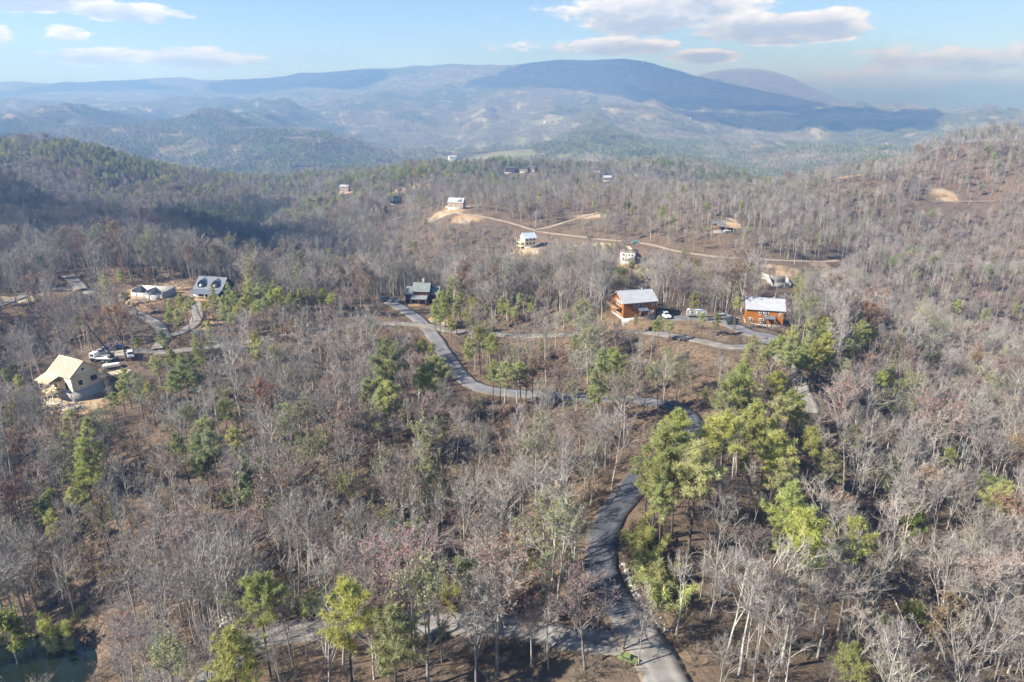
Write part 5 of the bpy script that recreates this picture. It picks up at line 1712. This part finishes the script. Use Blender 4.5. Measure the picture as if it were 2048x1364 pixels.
def vehicle(p, rz, style, m, label, cat):
    e = root(style, p, rz, label, cat)
    L, Wd = {'pickup_truck': (5.6, 1.95), 'car': (4.5, 1.8), 'sport_utility_vehicle': (4.8, 1.9)}[style]
    x0, x1, hw = -L / 2, L / 2, Wd / 2
    if style == 'pickup_truck':
        low = [(x0, .45), (x0 + .1, 1.12), (-.5, 1.12), (1.0, 1.14), (x1 - .1, 1.02), (x1, .5)]
        cab = [(-.75, 1.12), (-.6, 1.85), (.75, 1.85), (1.35, 1.13)]
    elif style == 'car':
        low = [(x0, .4), (x0 + .05, .92), (-1.0, 1.0), (1.0, .96), (x1 - .1, .8), (x1, .42)]
        cab = [(-1.75, .97), (-1.0, 1.46), (.35, 1.46), (1.15, .95)]
    else:
        low = [(x0, .45), (x0 + .03, 1.08), (-1.0, 1.1), (1.1, 1.08), (x1 - .08, .95), (x1, .5)]
        cab = [(-2.25, 1.08), (-2.0, 1.78), (.4, 1.78), (1.2, 1.07)]

    def prism(pts, w_, taper=0.0):
        n_ = len(pts)
        V = [(x, -w_ + (taper if z > 1.3 else 0), z) for x, z in pts] + [(x, w_ - (taper if z > 1.3 else 0), z) for x, z in pts]
        F_ = [tuple(range(n_))[::-1], tuple(range(n_, 2 * n_))] + [(i, (i + 1) % n_, n_ + (i + 1) % n_, n_ + i) for i in range(n_)]
        return V, F_
    poly_part('body', *prism(low, hw), m, e, bevel=.07)
    cb = poly_part('cabin', *prism(cab, hw - .08, .16), m, e, bevel=.05)
    a, b_, c, d_ = cab

    def lerp(p, q, t):
        return (p[0] + (q[0] - p[0]) * t, p[1] + (q[1] - p[1]) * t)
    for s in (-1, 1):
        q = [lerp(a, b_, .2), lerp(d_, c, .2), lerp(d_, c, .85), lerp(a, b_, .85)]
        q = [(q[0][0] + .12, q[0][1]), (q[1][0] - .12, q[1][1]), (q[2][0] - .05, q[2][1]), (q[3][0] + .05, q[3][1])]
        yy = [hw - .1, hw - .1, hw - .21, hw - .21]
        V = [(x, s * (y_ + .035), z) for (x, z), y_ in zip(q, yy)] + [(x, s * (y_ - .05), z) for (x, z), y_ in zip(q, yy)]
        poly_part('side_window', V, [(0, 1, 2, 3), (7, 6, 5, 4), (0, 4, 5, 1), (1, 5, 6, 2), (2, 6, 7, 3), (3, 7, 4, 0)], M['glass'], cb)
    for nm, p0, p1, sg in (('windscreen', d_, c, 1), ('rear_window', a, b_, -1)):
        q0, q1 = lerp(p0, p1, .15), lerp(p0, p1, .88)
        V = [(q0[0] + sg * .03, -hw + .2, q0[1]), (q0[0] + sg * .03, hw - .2, q0[1]), (q1[0] + sg * .03, hw - .3, q1[1]), (q1[0] + sg * .03, -hw + .3, q1[1])]
        poly_part(nm, *slab(V, .05), M['glass'], cb)
    if style == 'pickup_truck':
        part('cargo_bed', [(x0 + .18, -.85, -hw + .14, hw - .14, 1.06, 1.135)], M['blackpaint'], e)
    for sx in (x0 + .95, x1 - .95):
        for s in (-1, 1):
            wh = poly_part('wheel', *rod((sx, s * (hw - .2), .36), (sx, s * (hw + .02), .36), .36, 14), M['rubber'], e)
            poly_part('rim', *rod((sx, s * (hw - .1), .36), (sx, s * (hw + .035), .36), .21, 10), M['steel'], wh)
    for s in (-1, 1):
        part('headlight', [(x1 - .14, x1 + .01, *sorted((s * (hw - .5), s * (hw - .12))), .68, .86)], M['trim'], e)
        part('tail_light', [(x0 - .01, x0 + .12, *sorted((s * (hw - .32), s * (hw - .08))), .7, .95)], M['redlens'], e)
    return e


def road_spot(u, v):
    p = hit(u, v)
    _, idx, d = kd.find((p[0], p[1], 0))
    if d < info[idx][1] / 2 + .3:
        p[2] = info[idx][0] + .07
    else:
        p[2] += .02
    return p


vehicle(road_spot(227, 698), R(28), 'pickup_truck', paint('blue_paint', (.015, .05, .28)), 'deep blue pickup truck parked by the lumber yard', 'pickup truck')
vehicle(road_spot(200, 712), R(30), 'pickup_truck', paint('silver_paint', (.45, .46, .48)), 'silver pickup parked beside the dark crane boom', 'pickup truck')
vehicle(road_spot(262, 714), R(-60), 'sport_utility_vehicle', paint('white_paint', (.72, .72, .72)), 'white utility vehicle right of the lumber stacks', 'car')
vehicle(road_spot(1329, 636), R(-75), 'pickup_truck', paint('white_paint_b', (.76, .76, .75)), 'white pickup parked right of the balcony cabin', 'pickup truck')
vehicle(road_spot(1444, 640), R(15), 'sport_utility_vehicle', paint('silver_green_paint', (.42, .45, .42)), 'pale sport utility vehicle beside the right orange cabin', 'car')
vehicle(road_spot(1463, 643), R(20), 'car', paint('charcoal_paint', (.04, .05, .055)), 'charcoal car parked against the right orange cabin', 'car')
vehicle(road_spot(1256, 1322), R(-30), 'car', paint('lime_paint', (.17, .215, .06), .5), 'small lime green car at the road junction below the slope', 'car').scale = (.56, .56, .56)
vehicle(road_spot(773, 603), R(8), 'sport_utility_vehicle', paint('dark_teal_paint', (.05, .08, .09)), 'dark car parked furthest from the green roofed cabin', 'car')
vehicle(road_spot(789, 606), R(-10), 'car', paint('blue_grey_paint', (.14, .18, .23)), 'blue-grey car parked nearest the green roofed cabin', 'car')
vehicle(road_spot(1454, 464), R(10), 'car', paint('white_paint_c', (.75, .75, .75)), 'white car in front of the carport cabin', 'car')
vehicle(road_spot(1182, 478), R(-12), 'pickup_truck', paint('dark_green_paint', (.10, .13, .12)), 'dark truck on the far ridge road', 'pickup truck')
vehicle(road_spot(1250, 484), R(-14), 'pickup_truck', paint('grey_paint', (.25, .26, .28)), 'grey truck on the far ridge road above the white house', 'pickup truck')
vehicle(road_spot(1271, 487), R(-6), 'car', paint('turquoise_paint', (.10, .38, .45)), 'turquoise car on the far ridge road above the white house', 'car')
vehicle(road_spot(399, 591), R(80), 'pickup_truck', paint('white_paint_d', (.76, .76, .76)), 'white pickup in front of the dormer house', 'pickup truck')

# long silver trailer and skip at the cabins
e = root('travel_trailer', road_spot(1393, 636), R(-4), 'long pale travel trailer behind pines between the orange cabins', 'trailer', scale=.8)
poly_part('body', [(-4, -1.15, .7), (4, -1.15, .7), (4, 1.15, .7), (-4, 1.15, .7), (-3.8, -1.15, 3.0), (3.5, -1.15, 3.0), (3.5, 1.15, 3.0), (-3.8, 1.15, 3.0)], [(3, 2, 1, 0), (4, 5, 6, 7), (0, 1, 5, 4), (1, 2, 6, 5), (2, 3, 7, 6), (3, 0, 4, 7)], M['riprap'], e, bevel=.12)
part('roof', [(-3.7, 3.4, -1.05, 1.05, 3.005, 3.06)], M['roof_blue'], e)
for a in (-2.5, 0, 2.3):
    window(e, 'F', a, 1.7, .9, .6, 1.15)
for s in (-1, 1):
    for x in (-.5, .5):
        poly_part('wheel', *rod((x, s * .9, .36), (x, s * 1.12, .36), .36, 12), M['rubber'], e)
e = root('waste_skip', road_spot(1461, 651), R(-6), 'dark green waste skip on the drive of the right cabin', 'skip')
poly_part('body', [(-1.0, -.8, .1), (1.0, -.8, .1), (1.0, .8, .1), (-1.0, .8, .1), (-1.3, -.9, 1.3), (1.3, -.9, 1.3), (1.3, .9, 1.3), (-1.3, .9, 1.3)], [(3, 2, 1, 0), (0, 1, 5, 4), (1, 2, 6, 5), (2, 3, 7, 6), (3, 0, 4, 7)], paint('skip_green', (.02, .04, .03), .6), e)
part('lid', [(-1.35, 1.35, -.95, .95, 1.301, 1.38)], M['blackpaint'], e)

# crane truck
e = root('crane_truck', road_spot(208, 722), R(-6), 'white crane truck with a long black boom raised over the framed house', 'crane')
part('chassis', [(-3.6, 3.4, -1.1, 1.1, .55, .95)], M['blackpaint'], e)
part('flatbed', [(-1.6, 3.4, -1.2, 1.2, .951, 1.15)], M['trim'], e)
cb = poly_part('cab', [(-3.8, -1.1, .8), (-1.8, -1.1, .8), (-1.8, 1.1, .8), (-3.8, 1.1, .8), (-3.5, -1.05, 2.6), (-1.8, -1.05, 2.6), (-1.8, 1.05, 2.6), (-3.5, 1.05, 2.6)], [(3, 2, 1, 0), (4, 5, 6, 7), (0, 1, 5, 4), (1, 2, 6, 5), (2, 3, 7, 6), (3, 0, 4, 7)], M['trim'], e, bevel=.08)
part('windscreen', [(-3.74, -3.66, -.9, .9, 1.7, 2.35)], M['glass'], cb)
part('side_window', [(-3.2, -2.2, -1.13, -1.075, 1.65, 2.3)], M['glass'], cb)
for x in (-2.8, 1.6, 2.6):
    for s in (-1, 1):
        poly_part('wheel', *rod((x, s * .85, .5), (x, s * 1.15, .5), .5, 12), M['rubber'], e)
part('turret', [(1.9, 3.2, -.7, .7, 1.151, 2.2)], M['blackpaint'], e)
bmn = poly_part('boom', *merge(rod((2.8, 0, 1.9), (-1.0, .6, 6.8), .26, 6), rod((-.8, .57, 6.5), (-4.6, 1.2, 11.4), .18, 6)), M['blackpaint'], e)
poly_part('hook_line', *rod((-4.6, 1.2, 11.4), (-4.6, 1.2, 8.6), .03, 4), M['blackpaint'], bmn)
for s in (-1, 1):
    part('outrigger', [(2.2, 2.5, *sorted((s * 1.1, s * 2.2)), .3, .5), (2.22, 2.48, *sorted((s * 2.0, s * 2.18)), 0, .31)], M['steel'], e)

# propane tank, lumber
e = root('white_tank', spot(225, 738, .1), R(25), 'white cylindrical tank lying beside the framed house', 'tank')
th = np.linspace(0, math.pi / 2, 5)
prof = [(-1.9 - .5 * math.cos(t) + .0, .62 * math.sin(t)) for t in th] + [(1.9 + .5 * math.cos(t), .62 * math.sin(t)) for t in th[::-1]]
V, F_ = [], []
for (x, r_) in prof:
    V += [(x, max(r_, .01) * math.cos(t), .85 + max(r_, .01) * math.sin(t)) for t in np.linspace(0, 2 * math.pi, 14, endpoint=False)]
for i in range(len(prof) - 1):
    F_ += [(i * 14 + j, i * 14 + (j + 1) % 14, (i + 1) * 14 + (j + 1) % 14, (i + 1) * 14 + j) for j in range(14)]
poly_part('shell', V, F_, M['trim'], e, smooth=True)
for x in (-1.2, 1.2):
    part('saddle', [(x - .12, x + .12, -.5, .5, 0, .4)], M['darkconcrete'], e)
for k, (u, v, rz, n_, L, lab) in enumerate([(236, 708, 28, 12, 5.0, 'long stack of pale planks laid out across the gravel yard'), (215, 716, 28, 10, 4.0, 'stack of planks beside the crane truck'), (245, 742, 25, 9, 4.6, 'loose planks on the bank right of the white tank'), (232, 746, 28, 7, 3.6, 'short planks below the white tank'),
                                           (110, 806, 12, 9, 3.4, 'scattered boards on the clay below the framed house'), (150, 815, -18, 8, 3.0, 'pale offcuts heaped at the foot of the foundation')]):
    e = root('lumber_stack', spot(u, v, .05), R(rz), lab, 'lumber')
    for i in range(n_):
        a, yy = random.uniform(-.12, .12), (i - n_ / 2) * .62
        x = random.uniform(-.4, .4)
        hl = L / 2 * random.uniform(.7, 1.1)
        c_, s_ = math.cos(a), math.sin(a)
        z = .04 + .02 * (i % 3)
        q = [(x + px * c_ - py * s_, yy + px * s_ + py * c_, z + .14) for px, py in ((-hl, -.17), (hl, -.17), (hl, .17), (-hl, .17))]
        poly_part('plank', *slab(q, .1), M['lumber' if i % 3 else 'trim'], e)

# ------------------------------------------------------------------ poles, logs, snags, rocks
POLES = [(1062, 463, 10, 'utility pole at the fork of the far ridge road'), (1249, 477, 10, 'utility pole beyond the white wrapped house'), (403, 640, 9, 'leaning utility pole in the drive of the dormer house'), (1232, 505, 9, 'utility pole left of the white wrapped house'), (118, 560, 10, 'utility pole beside the empty lot drive'), (1098, 482, 8, 'utility pole right of the blue roofed frame house'), (1466, 662, 9, 'pole below the parking of the right cabin')]
for (u, v, h, lab) in POLES:
    e = root('utility_pole', spot(u, v), R(random.uniform(-30, 30)), lab, 'utility pole')
    if 'leaning' in lab:
        e.rotation_euler = (0, R(-12), 0)
    G = Geo()
    G.tube([(0, 0, -1), (0, 0, h * .5), (0, 0, h)], [.16, .14, .11], 8, 0)
    link('pole', G.mesh('pole', [M['polewood']]), e)
    ca = part('crossarm', [(-1.1, 1.1, -.17, -.07, h - .7, h - .55)], M['polewood'], e)
    for x in (-1, -.4, .4, 1):
        part('insulator', [(x - .04, x + .04, -.15, -.09, h - .549, h - .4)], M['trim'], ca)


def log_obj(name, A, B, r, m, label, cat, up=0.0, branches=0):
    p, q = hit(*A), hit(*B)
    q[2] += up
    L = np.linalg.norm(q - p)
    g = np.random.default_rng(int(A[0] * 7 + A[1]))
    e = root(name, p, 0, label, cat)
    G = Geo()
    d = (q - p) / L
    P_ = [d * L * t + g.normal(0, .05, 3) + [0, 0, r * .7] for t in np.linspace(0, 1, 6)]
    G.tube(P_, np.linspace(r, r * .45, 6), 7, 0)
    link('trunk', G.mesh('log', [m]), e)
    for k in range(branches):
        G = Geo()
        t = g.uniform(.55, .98)
        bd = unit(d + g.normal(0, .6, 3) + [0, 0, .2])
        G.tube(branch_path(g, d * L * t + [0, 0, r * .7], bd, L * g.uniform(.12, .26), 4, up=.02), np.linspace(.07, .02, 5), 4, 0)
        link('branch', G.mesh('branch', [m]), e)


M['deadwood'] = mat('bleached_wood', (.52, .47, .40), .9, var=.25, scale=2)
M['char'] = mat('charred_bark', (.022, .019, .018), .9, var=.4, scale=2)
log_obj('fallen_log', (1720, 1166), (1788, 1282), .2, M['deadwood'], 'long bleached log lying down the lower right slope', 'log')
log_obj('fallen_log', (1786, 1196), (1809, 1246), .18, M['deadwood'], 'short bleached log right of the long one', 'log')
log_obj('fallen_log', (482, 1146), (514, 1152), .22, M['deadwood'], 'pale log on the litter beside the charred snag', 'log')
log_obj('fallen_log', (540, 1098), (600, 1080), .2, M['darkbark'], 'dark fallen trunk on the left slope', 'log')
log_obj('fallen_log', (1340, 1120), (1352, 1075), .2, M['darkbark'], 'dark log near the verge shrubs', 'log')
log_obj('dead_tree', (1775, 1128), (1850, 1085), .22, M['deadwood'], 'bleached dead tree leaning through the lower right wood', 'dead tree', up=9, branches=9)
log_obj('charred_snag', (468, 1188), (463, 1186), .24, M['char'], 'black charred snag standing above the creek', 'dead tree', up=9.5, branches=2)
log_obj('charred_snag', (152, 1085), (150, 1084), .2, M['char'], 'charred stump trunk on the shaded slope above the pond', 'dead tree', up=6, branches=2)


def rocks(name, line, spread, n_, r0, r1, label, m):
    g = np.random.default_rng(n_)
    V, F_ = [], []
    bm = bmesh.new()
    bmesh.ops.create_icosphere(bm, subdivisions=1, radius=1)
    bv = np.array([v.co for v in bm.verts])
    bf = [[v.index for v in f.verts] for f in bm.faces]
    bm.free()
    L = catmull([hit(*q)[:2] for q in line], .5)
    for i in range(n_):
        c = L[g.integers(0, len(L))] + g.normal(0, spread, 2)
        r_ = g.uniform(r0, r1)
        b = len(V)
        vv = bv * (1 + g.normal(0, .18, (len(bv), 1))) * r_ * [1.2, 1, .7] + [c[0], c[1], float(H(c[0], c[1])) + r_ * .2]
        V += [tuple(q) for q in vv]
        F_ += [[j + b for j in f] for f in bf]
    link(name, npmesh(name, V, F_, [m]), kind='stuff', label=label, category='rocks')


rocks('ditch_rocks', [(1246, 1125), (1258, 1160), (1282, 1205), (1308, 1240), (1330, 1262)], .35, 150, .08, .24, 'pale rocks lining the roadside ditch', M['riprap'])
rocks('creek_rocks', [(520, 1185), (490, 1200), (465, 1225), (440, 1250)], .8, 200, .15, .6, 'pale and dark rocks in the creek bed', M['riprap'])
rocks('clay_rubble', [(90, 800), (120, 812), (160, 818)], 1.4, 160, .1, .35, 'rubble on the clay below the framed house', M['riprap'])
# ------------------------------------------------------------------ haze: one closed box of even, pale air
def haze_box():
    m = bpy.data.materials.new('haze_air')
    m.use_nodes = True
    n, l = m.node_tree.nodes, m.node_tree.links
    n.remove(n['Principled BSDF'])
    v = n.new('ShaderNodeVolumePrincipled')
    v.inputs['Color'].default_value = (.235, .46, 1.0, 1)
    v.inputs['Density'].default_value = 3.1e-4
    v.inputs['Anisotropy'].default_value = 0.2
    v.inputs['Absorption Color'].default_value = (.55, .55, .55, 1)
    l.new(v.outputs[0], n['Material Output'].inputs['Volume'])
    zlo, zhi = float(GZ.min()) - 1.0, max(float(GZ.max()) + 30, CAM[2] + 20)
    x0 = 36000
    vv = [(-x0, -x0, zlo), (x0, -x0, zlo), (x0, x0, zlo), (-x0, x0, zlo), (-x0, -x0, zhi), (x0, -x0, zhi), (x0, x0, zhi), (-x0, x0, zhi)]
    ff = [(0, 3, 2, 1), (4, 5, 6, 7), (0, 1, 5, 4), (1, 2, 6, 5), (2, 3, 7, 6), (3, 0, 4, 7)]
    link('haze', npmesh('haze', vv, ff, [m]), kind='stuff', label='pale blue haze hanging over the valley and mountains', category='haze')


haze_box()


# ------------------------------------------------------------------ cumulus overhead, out of the frame: their shade lies on the mountain; the thin ones are added to shade the left ridge
def cloud_material(name, clear):
    """white vapour that lets part of the sunlight through"""
    m = mat(name, (.85, .86, .88), 1, var=.1, scale=.002)
    n, l = m.node_tree.nodes, m.node_tree.links
    t = n.new('ShaderNodeBsdfTransparent')
    x = n.new('ShaderNodeMixShader')
    x.inputs[0].default_value = clear
    l.new(n['Principled BSDF'].outputs[0], x.inputs[1])
    l.new(t.outputs[0], x.inputs[2])
    l.new(x.outputs[0], n['Material Output'].inputs['Surface'])
    return m


M['cloud'] = cloud_material('cloud_white', .45)
M['added_cloud'] = cloud_material('added_cloud_white', .66)  # clearer, so the shade of the added clouds stays soft


def cloud(u, v, rx, ry, alt, seed, depth=None, m='cloud'):
    S = np.array(unproj(u, v, depth)) if depth else hit(u, v)
    c = S + np.array(SUN) * ((alt - S[2]) / SUN.z)
    g = np.random.default_rng(seed)
    bm = bmesh.new()
    bmesh.ops.create_icosphere(bm, subdivisions=5, radius=1)
    for w in bm.verts:
        p = np.array(w.co)
        a = math.atan2(p[1], p[0])
        k = 1 + .75 * (float(fbm(np.array([3 + 1.6 * p[0] + seed]), np.array([1.6 * p[1] + 2 * p[2]]), seed, 4)[0]) - .5) * 2
        z = p[2] * (.34 if p[2] > 0 else .1)
        w.co = (p[0] * k * rx, p[1] * k * ry, z * k * min(rx, ry))
    me = bpy.data.meshes.new('cloud')
    bm.to_mesh(me)
    bm.free()
    me.materials.append(M[m])
    o = link('cloud', me, kind='structure', label='unseen cumulus cloud above the valley, shading the slopes')
    o.location = c


cloud(1440, 205, 1450, 950, 1500, 1, 5300)
cloud(640, 175, 650, 420, 1400, 2, 5600)
cloud(120, 445, 150, 90, 1150, 8, m='added_cloud')  # unseen cloud added to darken the left ridge
cloud(470, 470, 70, 130, 1100, 9, m='added_cloud')  # second unseen cloud, added for shade over the ravine
cloud(1640, 262, 620, 420, 1450, 6, 3800)
cloud(150, 185, 700, 250, 1400, 5, 5500)
